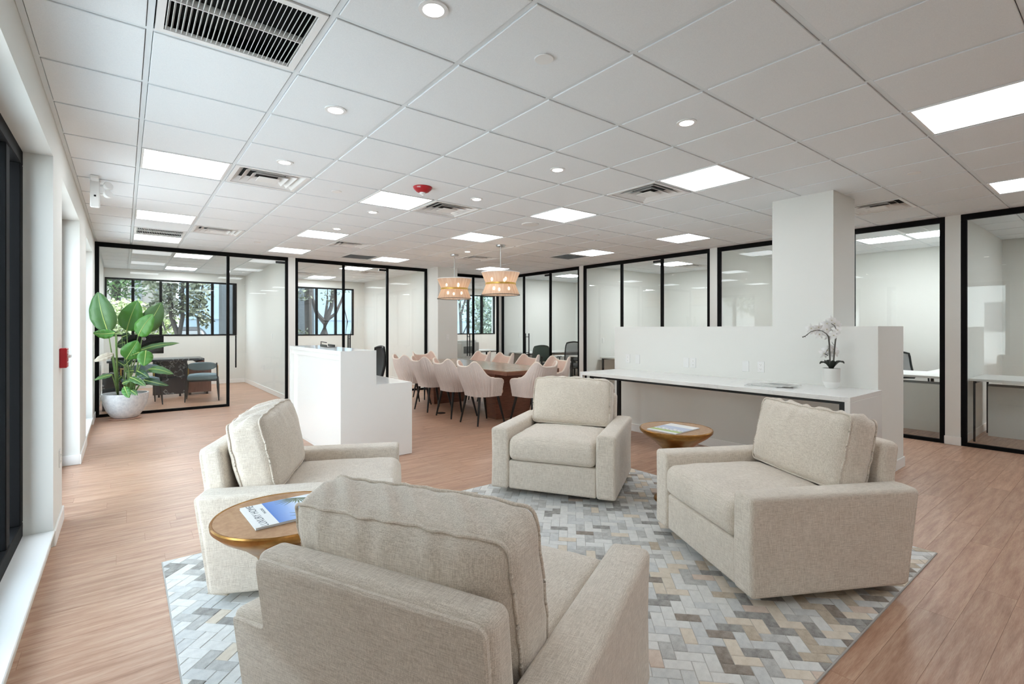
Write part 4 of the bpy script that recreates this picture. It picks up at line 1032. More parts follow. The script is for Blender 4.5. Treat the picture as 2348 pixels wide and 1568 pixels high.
# ---------------------------------------------------------------- bird of paradise in a white pot
t = thing('potted_plant', 'tall broad-leaved plant in a round white pot by the first glass office', 'potted plant', (0, 0, 0))
PX, PY = .02, 9.60
MB().lathe([(.0, .0), (.20, .0), (.21, .006), (.20, .012), (0, .012)], PX, PY, .0005, 40, False).build('saucer', M['terracotta'], t, True)
MB().lathe([(.0, .013), (.135, .013), (.175, .04), (.235, .13), (.27, .24), (.288, .33), (.293, .388), (.270, .388), (.262, .34), (.0, .34)], PX, PY, 0, 56, False).build('pot', M['pot'], t, True)
MB().lathe([(.264, .345), (.1, .352), (0, .355)], PX, PY, 0, 32, False).build('soil', M['soil'], t, True)
LEAVES=[
 ((-0.069, 9.701, 0.353),(-0.177, 9.215, 1.323),(-0.3, 9.184, 1.889),0.318,1,0.06),
 ((0.075, 9.589, 0.36),(0.036, 9.619, 1.334),(0.158, 9.46, 1.788),0.326,0,0.05),
 ((0.119, 9.554, 0.36),(0.235, 9.654, 1.316),(0.469, 9.534, 1.77),0.308,1,0.1),
 ((0.009, 9.641, 0.353),(0.171, 9.196, 1.262),(0.328, 9.01, 1.576),0.258,0,0.05),
 ((-0.069, 9.701, 0.353),(-0.094, 8.959, 1.309),(-0.394, 8.876, 1.301),0.143,0,-0.1),
 ((0.119, 9.554, 0.36),(0.03, 9.307, 0.918),(0.159, 9.142, 1.184),0.258,0,0.05),
 ((0.009, 9.641, 0.353),(0.175, 9.511, 1.021),(0.666, 9.254, 1.159),0.098,1,0.06),
 ((0.075, 9.589, 0.36),(0.257, 9.002, 1.051),(0.231, 8.959, 0.824),0.201,0,-0.05),
 ((0.119, 9.554, 0.36),(0.181, 9.125, 1.022),(0.073, 9.082, 0.974),0.081,0,0.02),
 ((0.009, 9.641, 0.353),(0.298, 9.287, 0.755),(0.579, 9.067, 0.7),0.132,1,0.09),
 ((0.075, 9.589, 0.36),(0.159, 9.269, 0.736),(0.287, 9.042, 0.651),0.123,2,0.05),
 ((0.119, 9.554, 0.36),(0.239, 9.27, 0.601),(0.503, 9.001, 0.524),0.103,2,0.1),
 ((0.009, 9.641, 0.353),(0.072, 9.147, 0.656),(0.244, 8.822, 0.556),0.127,1,0.03),
 ((0.075, 9.589, 0.36),(0.008, 9.133, 0.527),(0.058, 8.968, 0.381),0.113,0,0.02),
 ((0.119, 9.554, 0.36),(0.084, 9.074, 0.474),(0.153, 8.893, 0.417),0.08,1,0.02),
 ((-0.069, 9.701, 0.353),(-0.134, 9.244, 0.701),(-0.326, 9.141, 0.648),0.08,1,0.04),
 ((-0.069, 9.701, 0.353),(-0.118, 9.105, 1.012),(-0.347, 9.094, 0.911),0.105,3,0.04),
 ((-0.069, 9.701, 0.353),(-0.081, 9.203, 1.294),(-0.317, 9.388, 1.34),0.1,2,0.05),
 ((0.009, 9.641, 0.353),(0.014, 9.636, 1.162),(-0.09, 9.781, 1.111),0.155,2,0.02),
 ((0.075, 9.589, 0.36),(-0.025, 9.667, 1.233),(0.076, 9.652, 1.288),0.113,2,0.02),
 ((0.119, 9.554, 0.36),(0.019, 9.505, 0.818),(0.105, 9.311, 0.942),0.097,2,0.02),
 ((0.009, 9.641, 0.353),(0.009, 9.768, 0.789),(-0.098, 9.851, 0.874),0.086,2,0.03),
 ((0.075, 9.589, 0.36),(-0.013, 9.277, 0.563),(0.071, 9.084, 0.614),0.074,1,0.02),
 ((0.119, 9.554, 0.36),(-0.025, 9.667, 0.642),(-0.075, 9.706, 0.571),0.07,2,0.01),
 ((0.009, 9.641, 0.353),(0.118, 9.428, 0.735),(0.008, 9.387, 0.73),0.069,1,0.02),
]
def leaf_mesh(B, T, w, fold, bend, tone, toward):
    B, T = Vector(B), Vector(T); ax = T-B; L = ax.length; ax.normalize()
    e = ax.cross(toward).normalized(); n = e.cross(ax).normalized()
    N, K = 22, 6; vs = []; uv = []; r_ = random.Random(int(w*1000)+tone)
    rib = []
    for i in range(N+1):
        s = i/N; ww = w*.5*max(.02, math.sin(math.pi*min(1, s**.80))**.62)*(1-.10*s) if 0 < s < 1 else .002
        c = B+ax*(L*s)+n*(math.sin(s*math.pi)*bend*L*1.6)-n*(bend*L*1.2*s*s)
        rib.append(c)
        for k in range(-K, K+1):
            q = k/K; rip = .006*math.sin(s*26+k*.3)*abs(q)
            vs.append(c+e*(ww*q)+n*(fold*abs(q)**1.4*ww-abs(q)**3*ww*.45+rip)); uv.append((q*.5+.5, s*L*2.2+abs(q)*.25))
    m2 = 2*K+1; fs = [(i*m2+k, i*m2+k+1, (i+1)*m2+k+1, (i+1)*m2+k) for i in range(N) for k in range(2*K)]
    me = bpy.data.meshes.new('leaf'); me.from_pydata(vs, [], fs); ul = me.uv_layers.new(); 
    for p in me.polygons:
        for li in p.loop_indices: ul.data[li].uv = uv[me.loops[li].vertex_index]
    me.polygons.foreach_set('use_smooth', [True]*len(fs)); me.materials.append(M['leaf%d' % tone]); return me, rib
def leaf_at(S, B, T, w, tone, bend, par):
    S, B, T = [Vector((max(-.335, v[0]), min(9.86, v[1]), v[2])) for v in (S, B, T)]
    rn = random.Random(int(T[2]*977)); tw = Vector((-B.x, -B.y, HC-B.z)).normalized()+Vector((rn.uniform(-.35, .35), 0, rn.uniform(0, .5)))
    me, rib = leaf_mesh(B, T, w, .35, bend, tone, tw)
    o = inst(me, 'leaf', par); q = MB(); q.tube([p+tw.normalized()*.0015 for p in rib[:-1]], [.0065*(1-k/len(rib))+.001 for k in range(len(rib)-1)], 6); q.build('midrib', M['rib0'] if tone < 3 else M['leaf3'], o, True)
    mid = S.lerp(B, .5)+Vector((0, -.02, .03)); pts = []
    for k in range(9): a = k/8; pts.append((1-a)**2*S+2*a*(1-a)*mid+a*a*B)
    q = MB(); q.tube(pts, [.013-.007*k/8 for k in range(9)], 8); q.build('stalk', M['stem'], par, True)
for L_ in LEAVES: leaf_at(*L_, t)
# ---------------------------------------------------------------- small things on walls
def plate(name, lb, cat, wall, a, z, c, kind='outlet', grp=None):
    """wall 'x': plate on the plane x=c facing -x ; 'y': plane y=c facing -y ; 'X': facing +x"""
    rz = {'x': -math.pi/2, 'y': 0, 'X': math.pi/2}[wall]
    loc = (c, a, z) if wall in 'xX' else (a, c, z)
    t = thing(name, lb, cat, loc, rz, grp)
    MB().cbox(-.036, .036, -.006, 0, -.059, .059, .002).build('cover', M['whitep'], t)
    if kind == 'outlet':
        for dz in (-.022, .022):
            MB().cbox(-.017, .017, -.008, -.006, dz-.015, dz+.015, .001).build('receptacle', M['trimw'], t)
            q = MB(); q.box(-.008, -.006, -.0086, -.008, dz-.003, dz+.006); q.box(.005, .007, -.0086, -.008, dz-.003, dz+.006); q.box(-.002, .002, -.0086, -.008, dz-.010, dz-.006); q.build('slots', M['socket'], t)
    elif kind == 'switch': MB().cbox(-.017, .017, -.010, -.006, -.033, .033, .0015).build('rocker', M['trimw'], t)
LW = 'wall plates above the counter'
plate('wall_outlet', 'double outlet plate above the counter, farthest from the orchid', 'outlet', 'x', 4.31, .965, 5.37, grp=LW)
plate('blank_plate', 'blank wall plate right beside the farthest outlet above the counter', 'wall plate', 'x', 4.15, .965, 5.37, 'blank', LW)
plate('blank_plate', 'blank wall plate left of the middle outlet above the counter', 'wall plate', 'x', 3.43, .96, 5.37, 'blank', LW)
plate('wall_outlet', 'double outlet plate in the middle above the counter', 'outlet', 'x', 3.335, .963, 5.37, grp=LW)
plate('blank_plate', 'blank wall plate left of the outlet over the fanned magazines', 'wall plate', 'x', 2.70, .96, 5.37, 'blank', LW)
plate('wall_outlet', 'double outlet plate over the fanned magazines', 'outlet', 'x', 2.535, .962, 5.37, grp=LW)
plate('wall_outlet', 'outlet plate on the far column behind the conference table', 'outlet', 'y', 5.604, 1.175, 9.45)
plate('light_switch', 'switch plate on the window wall pier below the red pull station', 'switch', 'X', 4.62, .48, XL, 'outlet')
plate('light_switch', 'light switch on the side wall of the corner glass office', 'switch', 'y', 8.35, 1.18, 10.32, 'switch')
plate('light_switch', 'light switch on the side wall inside the office behind the low wall', 'switch', 'y', 8.35, 1.1, 7.39, 'switch')
plate('light_switch', 'light switch on the side wall of the first glass office', 'switch', 'x', 11.2, 1.2, 2.435, 'switch')
plate('wall_outlet', 'low outlet on the side wall of the first glass office', 'outlet', 'x', 12.0, .5, 2.435)
t = thing('fire_pull_station', 'red fire alarm pull station on the window wall pier', 'fire alarm', (XL, 4.67, 1.17), 0)
MB().cbox(0, .04, -.062, .062, -.068, .068, .004).build('body', M['red'], t); MB().cbox(.04, .058, -.045, .045, .0, .022, .003).build('handle', M['whitep'], t)
q = MB(); q.box(.04, .0415, -.05, .05, .03, .055); q.build('label_strip', M['whitep'], t)
text('FIRE', .022, M['red'], t, Matrix(((0, 0, 1, .0417), (1, 0, 0, 0), (0, 1, 0, .042), (0, 0, 0, 1))))
text('PULL DOWN', .012, M['ink'], t, Matrix(((0, 0, 1, .0402), (1, 0, 0, 0), (0, 1, 0, -.03), (0, 0, 0, 1))))

# ---------------------------------------------------------------- mesh office chairs
def task_chair(label, x, y, rz, fm, mm, seat_h=.47, top=1.0, solid=False):
    t = thing('office_chair', label, 'office chair', (x, y, 0), rz)
    MB().tube([(0, 0, .10), (0, 0, seat_h-.05)], [.03, .025], 12).build('gas_column', M['blackm'], t, True)
    for k in range(5):
        a = k*2*math.pi/5+.3; d = (math.cos(a), math.sin(a))
        o = MB().tube([(0, 0, .11), (d[0]*.17, d[1]*.17, .10), (d[0]*.29, d[1]*.29, .075)], [.026, .022, .016], 8).build('base_arm', M['blackm'], t, True)
        q = MB(); q.tube([(d[0]*.30-d[1]*.024, d[1]*.30+d[0]*.024, .031), (d[0]*.30+d[1]*.024, d[1]*.30-d[0]*.024, .031)], .03, 12); q.build('caster', M['blackm'], o, True)
    MB().soft((.25, .24, .045), .035, (8, 8, 2), c=(0, 0, seat_h), fn=lambda x_, y_, z_: (x_, y_, z_-.03*max(0, y_/.24)**2)).build('seat', M['greyfab'] if not solid else fm, t, 'all')
    # curved back
    z0, z1 = seat_h+.10, top
    def bp(u, w): # u -1..1 , w 0..1
        hw = .215*(1-.18*w**3)+.01*math.sin(w*3); return Vector((u*hw, -.24-.06*w+.045*(u*u)-.035*math.sin(w*math.pi), z0+(z1-z0)*w-.03*u*u*(w > .9)))
    pts = [bp(-1, w/12) for w in range(13)]+[bp(u/5, 1) for u in range(-4, 5)]+[bp(1, w/12) for w in range(12, -1, -1)]+[bp(u/5, 0) for u in range(4, -5, -1)]
    pts.append(pts[0]); MB().tube(pts, .016, 8, False).build('back_frame', fm, t, True)
    vs = [bp(u/6, w/12) for w in range(13) for u in range(-6, 7)]
    q = MB(); q.add(vs, [(w*13+u, w*13+u+1, (w+1)*13+u+1, (w+1)*13+u) for w in range(12) for u in range(12)])
    if solid: q.add([v+Vector((0, -.03, 0)) for v in vs], [(w*13+u, (w+1)*13+u, (w+1)*13+u+1, w*13+u+1) for w in range(12) for u in range(12)])
    q.build('back_mesh', mm, t, 'all')
    MB().tube([(0, -.05, seat_h-.06), (0, -.27, seat_h-.04), (0, -.30, z0+.12)], .022, 8).build('back_support', M['blackm'], t, True)
    for s in (-1, 1):
        MB().tube([(s*.22, -.02, seat_h-.02), (s*.29, -.02, seat_h), (s*.30, -.04, seat_h+.19)], .014, 8).build('arm_post', M['blackm'], t, True)
        MB().soft((.035, .12, .012), .011, (3, 4, 1), c=(s*.30, 0, seat_h+.2)).build('armrest', M['blackm'], t, 'all')
    return t
def meshmat(name, rgb, a):
    m = bpy.data.materials.new(name); m.use_nodes = True; n = m.node_tree.nodes; L = m.node_tree.links.new; b = n['Principled BSDF']
    b.inputs['Base Color'].default_value = lin(rgb); b.inputs['Roughness'].default_value = .8; b.inputs['Alpha'].default_value = a; return m
MM = meshmat('grey_net', (110, 112, 114), .75); MG = meshmat('green_net', (70, 96, 88), .7)
DG = mat('dark_green_plastic', (38, 52, 48), .5)
task_chair('dark green mesh office chair inside the corner glass office', 8.12, 9.33, math.radians(-20), DG, M['green'], top=.95)
task_chair('black mesh office chair at the right side of the corner glass office', 8.62, 8.66, math.radians(120), M['blackm'], MM, top=1.03)
task_chair('black mesh office chair behind the white desk right of the low wall', 9.82, 2.25, math.radians(150), M['blackm'], MM, top=.99)
task_chair('black mesh office chair in the office behind the low wall', 9.2, 6.2, math.radians(80), M['blackm'], MM, top=.95)
BV = mat('black_vinyl', (30, 30, 31), .5)
task_chair('tall black vinyl office chair behind the reception desk', 2.80, 7.2, math.radians(85), BV, BV, .48, 1.10, True)

# ---------------------------------------------------------------- white desks of the side offices
def desk(label, x0, x1, y0, y1, z, panel=None, lw=.035, top='lam'):
    t = thing('office_desk', label, 'desk', (0, 0, 0))
    MB().cbox(x0, x1, y0, y1, z-.028, z, .002).build('desktop', M[top], t)
    q = MB(); e = .03
    for a in ((x0+e, x1-e, y0+e, y0+e+.03), (x0+e, x1-e, y1-e-.03, y1-e)): q.box(*a, z-.055, z-.0285)
    q.build('steel_frame', M['blackm'], t)
    for xx in (x0+e, x1-e-lw):
        for yy in (y0+e, y1-e-lw): MB().box(xx, xx+lw, yy, yy+lw, 0, z-.055).build('leg', M['blackm'], t)
    if panel:
        MB().cbox(*panel, .002).build('modesty_panel', M['lam'], t)
        MB().box(panel[0], panel[1], panel[2], panel[3], panel[5]+.001, panel[5]+.03).build('rail', M['greyplas'], t)
    return t
desk('white desk behind the glass right of the low wall', 8.14, 9.0, 1.52, 3.0, .762, (8.17, 8.19, 1.56, 2.96, .05, .66))
desk('white return desk along the wall in the office right of the column', 9.02, 10.42, 1.50, 1.92, .762)
desk('white desk in the right-most glass office', 8.10, 9.0, -1.2, 1.322, .765, (8.40, 8.42, -1.1, 1.20, .05, .66), .02)
desk('white desk along the side wall of the corner glass office', 8.0, 10.4, 9.66, 10.30, .745)
desk('small white desk at the right in the corner glass office', 8.05, 8.8, 7.60, 8.15, .745)
desk('white desk inside the office behind the low wall', 8.2, 10.3, 6.7, 7.35, .745)
desk('white desk in the far office seen between column and door', 7.0, 8.6, 11.5, 12.2, .745)
t = thing('file_cabinet', 'low white file cabinet between two desks in the corner glass office', 'cabinet', (8.95, 9.36, 0), math.radians(90))
MB().cbox(-.2, .2, -.25, .25, .0, .66, .004).build('body', M['lam'], t)
for z0, z1 in ((.44, .64), (.23, .43), (.02, .22)):
    d = MB().cbox(-.19, .19, .25, .262, z0, z1, .002).build('drawer', M['lam'], t); MB().cbox(-.09, .09, .262, .27, z1-.05, z1-.03, .001).build('handle', M['greyplas'], d)
t = thing('printer', 'white office printer beside the glass door of the far office', 'printer', (7.05, 11.1, 0), math.radians(10))
MB().cbox(-.3, .3, -.3, .3, .0, .62, .01).build('cabinet', M['white'], t); MB().cbox(-.32, .32, -.3, .3, .621, 1.0, .02).build('body', M['white'], t); MB().cbox(-.26, .26, -.24, .24, 1.0, 1.05, .01).build('lid', M['whitep'], t); MB().cbox(-.25, .1, -.305, -.299, .72, .9, .002).build('front_recess', M['greyplas'], t)

# ---------------------------------------------------------------- first glass office: marble desk and chairs
t = thing('executive_desk', 'dark marble executive desk with a walnut side box in the first glass office', 'desk', (0, 0, 0))
MB().cbox(-.25, 1.30, 11.85, 12.62, .722, .762, .004).build('marble_top', M['darkmarble'], t)
q = MB(); q.prism([(1.30, .0), (1.30, .04), (1.16, 0)], 0, .77, Matrix(((1, 0, 0, 0), (0, 0, 1, 11.85), (0, 1, 0, .682), (0, 0, 0, 1)))); q.build('edge_wedge', M['deskwood'], t)
MB().cbox(.45, 1.02, 12.02, 12.07, .05, .72, .003).build('marble_front', M['darkmarble'], t)
MB().cbox(1.0, 1.45, 12.09, 12.55, .05, .56, .003).build('walnut_box', M['deskwood'], t)
MB().cbox(-.22, .0, 12.02, 12.5, .05, .72, .003).build('marble_leg', M['darkmarble'], t)
q = MB()
for xx, yy in ((.55, 12.04), (.9, 12.04), (1.08, 12.12), (1.38, 12.12), (1.08, 12.5), (1.38, 12.5), (-.12, 12.06), (-.12, 12.45)): q.lathe([(.018, 0), (.018, .05)], xx, yy, 0, 10)
q.build('feet', M['blackm'], t)
t = thing('computer_monitor', 'black computer monitor with a round white badge, its back to the room', 'monitor', (.32, 12.3, .763))
MB().cbox(-.32, .32, -.02, .02, .10, .46, .006).build('screen_housing', M['black'], t); MB().cbox(-.03, .03, -.0, .05, .0, .2, .004).build('stand', M['blackm'], t); MB().cbox(-.13, .13, -.09, .12, .0, .012, .003).build('foot', M['blackm'], t)
q = MB(); mt = Matrix.Translation((.0, -.0205, .40)) @ Matrix.Rotation(math.pi/2, 4, 'X'); tmp = MB().ring([[(r*math.cos(a*math.pi/16), r*math.sin(a*math.pi/16), z) for a in range(32)] for r, z in ((.030, 0), (.030, .001), (.024, .001), (.024, 0))], True, False)
q.add([mt @ Vector(v) for v in tmp.v], tmp.f); q.box(-.017, .017, -.0215, -.0205, .394, .406); q.build('badge', M['ink'], t)
t = thing('keyboard_tray', 'low black desk organiser on the marble desk in front of the monitor', 'organiser', (-.05, 12.15, .763)); MB().cbox(-.14, .14, -.1, .1, 0, .05, .006).build('tray', M['blackm'], t)
def visitor(lb, x, y, rz, first=None):
    if first: 
        return place(first, False, (x, y, 0), rz, lb)
    t = thing('visitor_armchair', lb, 'chair', (x, y, 0), rz, 'teal visitor chairs at the marble desk')
    MB().soft((.25, .245, .045), .04, (10, 10, 3), c=(0, 0, .44), fn=lambda x_, y_, z_: (x_, y_, z_+(.02*(1-(x_/.25)**2) if z_ > 0 else -.0))).build('seat', M['teal'], t, 'all')
    MB().cbox(-.24, .24, -.235, .235, .375, .40, .004).build('seat_rail', M['greyfab'], t)
    for sx in (-1, 1):
        for sy in (-1, 1):
            top = Vector((sx*.245, sy*.22, .42)); ft = Vector((sx*.27, sy*.26, .003)); q = MB(); q.tube([top, top.lerp(ft, .4), ft], [.016, .021, .009], 10); q.build('leg', M['greyfab'], t, True)
        MB().tube([(sx*.245, .22, .42), (sx*.245, .22, .645)], .011, 8).build('arm_post', M['brass'], t, True)
        MB().tube([(sx*.245, -.22, .42), (sx*.235, -.25, .72)], .013, 8).build('back_post', M['greyfab'], t, True)
    pts = [(-.245, .23, .65), (-.25, -.1, .66)]+[(-.25*math.cos(a*math.pi/10), -.12-.17*math.sin(a*math.pi/10), .665) for a in range(1, 10)]+[(.25, -.1, .66), (.245, .23, .65)]
    MB().tube(pts, .011, 8).build('arm_rail', M['brass'], t, True)
    q = MB(); vs = []; 
    for w in range(7):
        for u in range(13):
            a = math.pi*(.12+.76*u/12); zz = .59+.15*w/6; e = max(0, abs(u-6)/6); zz = .665+(zz-.665)*(1-.75*e**3); vs.append((-.235*math.cos(a), -.11-.16*math.sin(a)-.02, zz))
    fs = [(w*13+u, w*13+u+1, (w+1)*13+u+1, (w+1)*13+u) for w in range(6) for u in range(12)]
    q.add(vs, fs); o = q.build('backrest', M['teal'], t, 'all'); md = o.modifiers.new('s', 'SOLIDIFY'); md.thickness = .045; md.offset = 0
    return t
v0 = visitor('teal visitor armchair with brass rail, right of the plant behind the glass', 1.19, 11.12, math.radians(-8))
visitor('teal visitor armchair mostly hidden behind the potted plant', .24, 11.08, math.radians(10), v0)

# marble pedestal behind the plant
t = thing('marble_pedestal', 'dark veined marble pedestal behind the glass next to the plant pot', 'pedestal', (-.18, 10.7, 0))
MB().cbox(-.10, .12, -.1, .1, 0, .62, .003).build('block', M['darkmarble'], t)

# ---------------------------------------------------------------- outside
grd = MB().box(-60, 70, YO+.25, 80, -.35, -.25).build('ground_outside', mat('pavement', (120, 119, 116), .9), kind='structure')
MB().box(-60, -.75, -40, YO+.25, -.35, -.25).build('ground_outside_street', M.setdefault('pave', mat('light_pavement', (222, 221, 218), .9)), kind='structure')
def block(name, lb, boxes, m, winm=None, wins=()):
    t = thing(name, lb, 'building', (0, 0, 0)); q = MB()
    for b in boxes: q.box(*b)
    q.build('wall', m, t)
    for b in wins: f = MB().box(*b).build('window', winm or M['greyplas'], t)
    return t
BL = mat('pale_blue_render', (140, 154, 164), .9); CR = mat('cream_render', (150, 142, 134), .9); CO = mat('rough_concrete', (88, 90, 92), .95)
t = NT(CO); t.bump(t.noise(t.coord(), 14, 5), .6, .02)
block('pale_blue_building', 'pale blue building wall across from the glass offices', [(1.9, 34, 25, 26, -.3, 9), (1.9, 34, 24.96, 25, 1.75, 1.82)], BL, M['greyplas'], [])
block('cream_house', 'cream house front seen behind the two-stemmed tree', [(-9, 1.8, 26, 27, -.3, 4.2), (-9.2, 1.88, 25.8, 27.2, 4.2, 4.5)], CR, M['greyplas'], [(1.0, 1.25, 25.95, 26, 2.7, 3.3), (1.45, 1.7, 25.95, 26, 2.7, 3.3), (.2, .6, 25.95, 26, 2.4, 3.6), (-1.5, -.8, 25.95, 26, 1.8, 3.4)])
block('concrete_pillar', 'grey concrete pillar outside at the right end of the first office window', [(2.30, 2.86, 17.0, 17.5, -.3, 6)], CO)
block('concrete_pillar', 'grey concrete pillar outside between the trees of the second office window', [(4.95, 5.45, 18.6, 19.0, -.3, 6)], CO)
block('white_apartment_block', 'white building across the street from the window wall', [(-22, -20, -20, 40, -.3, 9)], mat('white_render', (232, 232, 228), .9), M['greyplas'], [(-20, -19.95, y_, y_+1.2, z_, z_+1.5) for y_ in range(-12, 34, 4) for z_ in (1.2, 4.6)])
TB = mat('tree_bark', (66, 60, 57), .95); t_ = NT(TB); t_.bump(t_.noise(t_.coord((1, 1, .3)), 30, 4), .6, .02)
def fmat(name, c0, c1):
    m = mat(name, c0, .6); q_ = NT(m); g = q_.n('ShaderNodeNewGeometry'); r_ = q_.ramp(g.outputs['Random Per Island'], [(0, c0), (1, c1)]); q_.l(r_.outputs[0], q_.b.inputs[0]); return m
F = {'dark': fmat('foliage_dark', (50, 72, 44), (92, 116, 66)), 'olive': fmat('foliage_olive', (70, 74, 60), (126, 128, 104)), 'lime': fmat('foliage_lime', (112, 134, 66), (206, 208, 170)), 'grey': fmat('foliage_grey', (90, 100, 92), (150, 164, 140))}
def foliage(mb, c, rad, n, sz, r_):
    for _ in range(n):
        while True:
            p = Vector((r_.uniform(-1, 1), r_.uniform(-1, 1), r_.uniform(-1, 1)))
            if p.length <= 1: break
        p = Vector((c[0]+p.x*rad[0], c[1]+p.y*rad[1], c[2]+p.z*rad[2])); d = Vector((r_.uniform(-1, 1), r_.uniform(-1, 1), r_.uniform(-1, .6))).normalized(); e = d.cross(Vector((r_.uniform(-1, 1), r_.uniform(-1, 1), r_.uniform(-1, 1)))).normalized()
        L = sz*r_.uniform(.7, 1.3); w = L*.26
        mb.add([p, p+d*L*.5+e*w, p+d*L, p+d*L*.5-e*w], [(0, 1, 2, 3)])
def tree(name, lb, trunks, blobs, fm, seed=1, sz=.13):
    t = thing(name, lb, 'tree', (0, 0, 0))
    for k, (pts, r0, r1) in enumerate(trunks):
        q = MB(); n_ = len(pts); q.tube(pts, [r0+(r1-r0)*i/(n_-1) for i in range(n_)], 8); q.build('trunk' if k == 0 else 'branch', TB, t, True)
    r_ = random.Random(seed); q = MB()
    for c, rad, n_ in blobs: foliage(q, c, rad, n_, sz, r_)
    if q.v: q.build('foliage', fm, t, kind='stuff')
tree('magnolia_tree', 'two-stemmed tree behind the middle panes of the first office window', [([(1.27, 17.5, -.3), (1.27, 17.5, 1.1), (1.10, 17.5, 1.7), (1.05, 17.5, 2.6), (.9, 17.5, 4)], .075, .05), ([(1.27, 17.5, 1.05), (1.36, 17.4, 1.7), (1.35, 17.4, 2.4), (1.5, 17.4, 4)], .06, .04), ([(1.12, 17.5, 1.5), (.95, 17.5, 1.3), (.85, 17.5, 1.7)], .03, .02)],
     [((.95, 17.4, 2.7), (.55, .5, .55), 520), ((1.0, 17.4, 2.0), (.5, .4, .35), 330), ((1.5, 17.4, 2.2), (.25, .3, .5), 140), ((1.2, 17.4, 3.4), (.9, .6, .5), 400)], F['olive'], 2)
tree('slender_tree', 'slender leafy tree right of the two-stemmed one', [([(1.68, 16.6, -.3), (1.70, 16.6, 1.0), (1.66, 16.6, 1.6), (1.75, 16.6, 2.4), (1.9, 16.6, 3.4)], .04, .02)],
     [((1.72, 16.6, 2.55), (.32, .3, .5), 330), ((1.62, 16.6, 1.95), (.26, .25, .35), 230), ((1.85, 16.6, 1.6), (.18, .2, .2), 90)], F['olive'], 5)
tree('shade_tree', 'dark green tree at the left of the first office window', [([(-.3, 22.5, -.3), (-.2, 22.5, 3), (-.3, 22.5, 5)], .16, .1)], [((-.1, 22.2, 3.3), (1.2, .8, 1.0), 1300), ((.8, 22.2, 3.7), (.8, .6, .5), 420)], F['dark'], 7, .15)
t = thing('flowering_hedge', 'sunlit lime hedge with pale flowers behind the plant leaves', 'hedge', (0, 0, 0)); q = MB(); r_ = random.Random(9); foliage(q, (.1, 18.2, 1.50), (1.25, .35, .7), 1900, .14, r_); q.build('foliage', F['lime'], t, kind='stuff')
tree('ivy_tree', 'ivy-clad tree trunk in the second office window', [([(4.33, 15.5, -.3), (4.38, 15.5, 1.2), (4.36, 15.5, 2.2), (4.40, 15.5, 4)], .11, .10), ([(4.38, 15.5, 2.3), (4.6, 15.5, 3.2)], .06, .05)], [((4.2, 15.4, 2.4), (.22, .2, .3), 60), ((4.08, 15.4, 1.25), (.25, .2, .15), 60)], F['olive'], 11, .10)
tree('spreading_tree', 'bare spreading tree with a forked trunk in the second office window', [([(5.18, 16.6, -.3), (5.18, 16.6, 1.2), (5.22, 16.6, 1.62)], .13, .12), ([(5.20, 16.6, 1.55), (4.95, 16.6, 1.85), (4.78, 16.6, 2.4), (4.75, 16.6, 3)], .08, .05), ([(5.22, 16.6, 1.55), (5.42, 16.6, 2.1), (5.48, 16.6, 2.9), (5.6, 16.6, 3.5)], .08, .05),
     ([(5.25, 16.6, 1.62), (5.55, 16.6, 1.85), (5.75, 16.6, 2.3), (5.95, 16.6, 2.9)], .06, .03), ([(5.2, 16.6, 1.6), (5.28, 16.6, 2.2), (5.3, 16.6, 3)], .05, .03), ([(5.85, 16.6, .9), (5.95, 16.6, 1.6), (5.80, 16.6, 2.2), (5.9, 16.6, 3)], .02, .012), ([(6.0, 16.6, .9), (6.15, 16.6, 1.6), (6.1, 16.6, 2.6)], .022, .012)],
     [((5.30, 16.5, 2.4), (.25, .2, .35), 70), ((5.6, 16.5, 2.7), (.5, .2, .25), 60)], F['olive'], 13, .09)
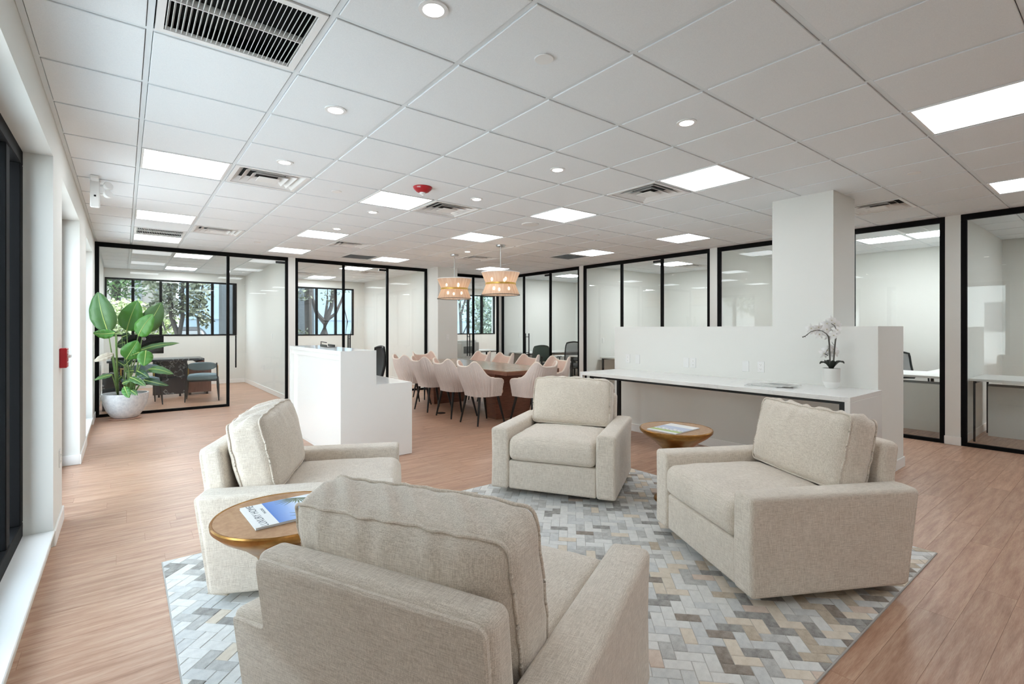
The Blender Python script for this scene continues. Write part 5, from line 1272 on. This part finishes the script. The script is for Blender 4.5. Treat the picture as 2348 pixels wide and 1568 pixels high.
tree('thin_branched_tree', 'thin branched tree behind the far office door', [([(10.5, 16.6, -.3), (10.45, 16.6, 1.6), (10.4, 16.6, 2.4), (10.2, 16.6, 3)], .07, .04), ([(10.45, 16.6, 1.9), (10.7, 16.6, 2.6), (10.8, 16.6, 3)], .05, .03), ([(10.48, 16.6, 1.0), (10.8, 16.6, 1.6)], .03, .02)], [((10.5, 16.5, 2.1), (.3, .2, .5), 60)], F['grey'], 15, .1)
tree('leafy_shrub', 'dense grey green shrub filling the far office window', [([(11.7, 17, -.3), (11.8, 17, 3)], .06, .03)], [((11.75, 16.9, 2.1), (.85, .5, 1.1), 1500), ((12.0, 16.8, 1.3), (.6, .4, .6), 500)], F['grey'], 17, .15)
# parked car beyond the fence line
t = thing('parked_car', 'dark parked car roof just above the office window sill', 'car', (0, 0, 0)); CP = mat('car_paint', (34, 30, 31), .3, .3)
q = MB(); q.soft((.88, 1.9, .35), .2, (10, 6, 3), c=(1.6, 21.2, .35)); q.build('body', CP, t, 'all')
q = MB(); q.soft((.72, 1.1, .36), .22, (10, 6, 3), c=(1.6, 21.0, 1.06), fn=lambda x, y, z: (x*(1-.2*max(0, z/.36)), y*(1-.2*max(0, z/.36)), z)); q.build('roof', CP, t, 'all')
MB().cbox(1.08, 2.12, 19.90, 19.93, .95, 1.28, .01, Matrix.Translation((0, 19.9, .95)) @ Matrix.Rotation(-.28, 4, 'X') @ Matrix.Translation((0, -19.9, -.95))).build('rear_window', M['greyplas'], t)
for xx in (.74, 2.3): MB().tube([(xx, 20.0, .03), (xx+.18, 20.0, .03)], .32, 20).build('wheel', M['dark'], t, True)
# street trees outside the window wall
tree('street_tree', 'leafy street tree outside the window wall', [([(-7, 6, -.3), (-7, 6, 3), (-7, 6.3, 6)], .18, .1)], [((-7, 6, 3.6), (1.8, 2, 1.8), 1300)], F['dark'], 21, .28)
tree('street_tree', 'second street tree outside the window wall, farther along', [([(-8, 11, -.3), (-8, 11, 3), (-8, 11.3, 6)], .18, .1)], [((-8, 11, 3.6), (1.8, 2, 1.8), 1300)], F['dark'], 22, .28)
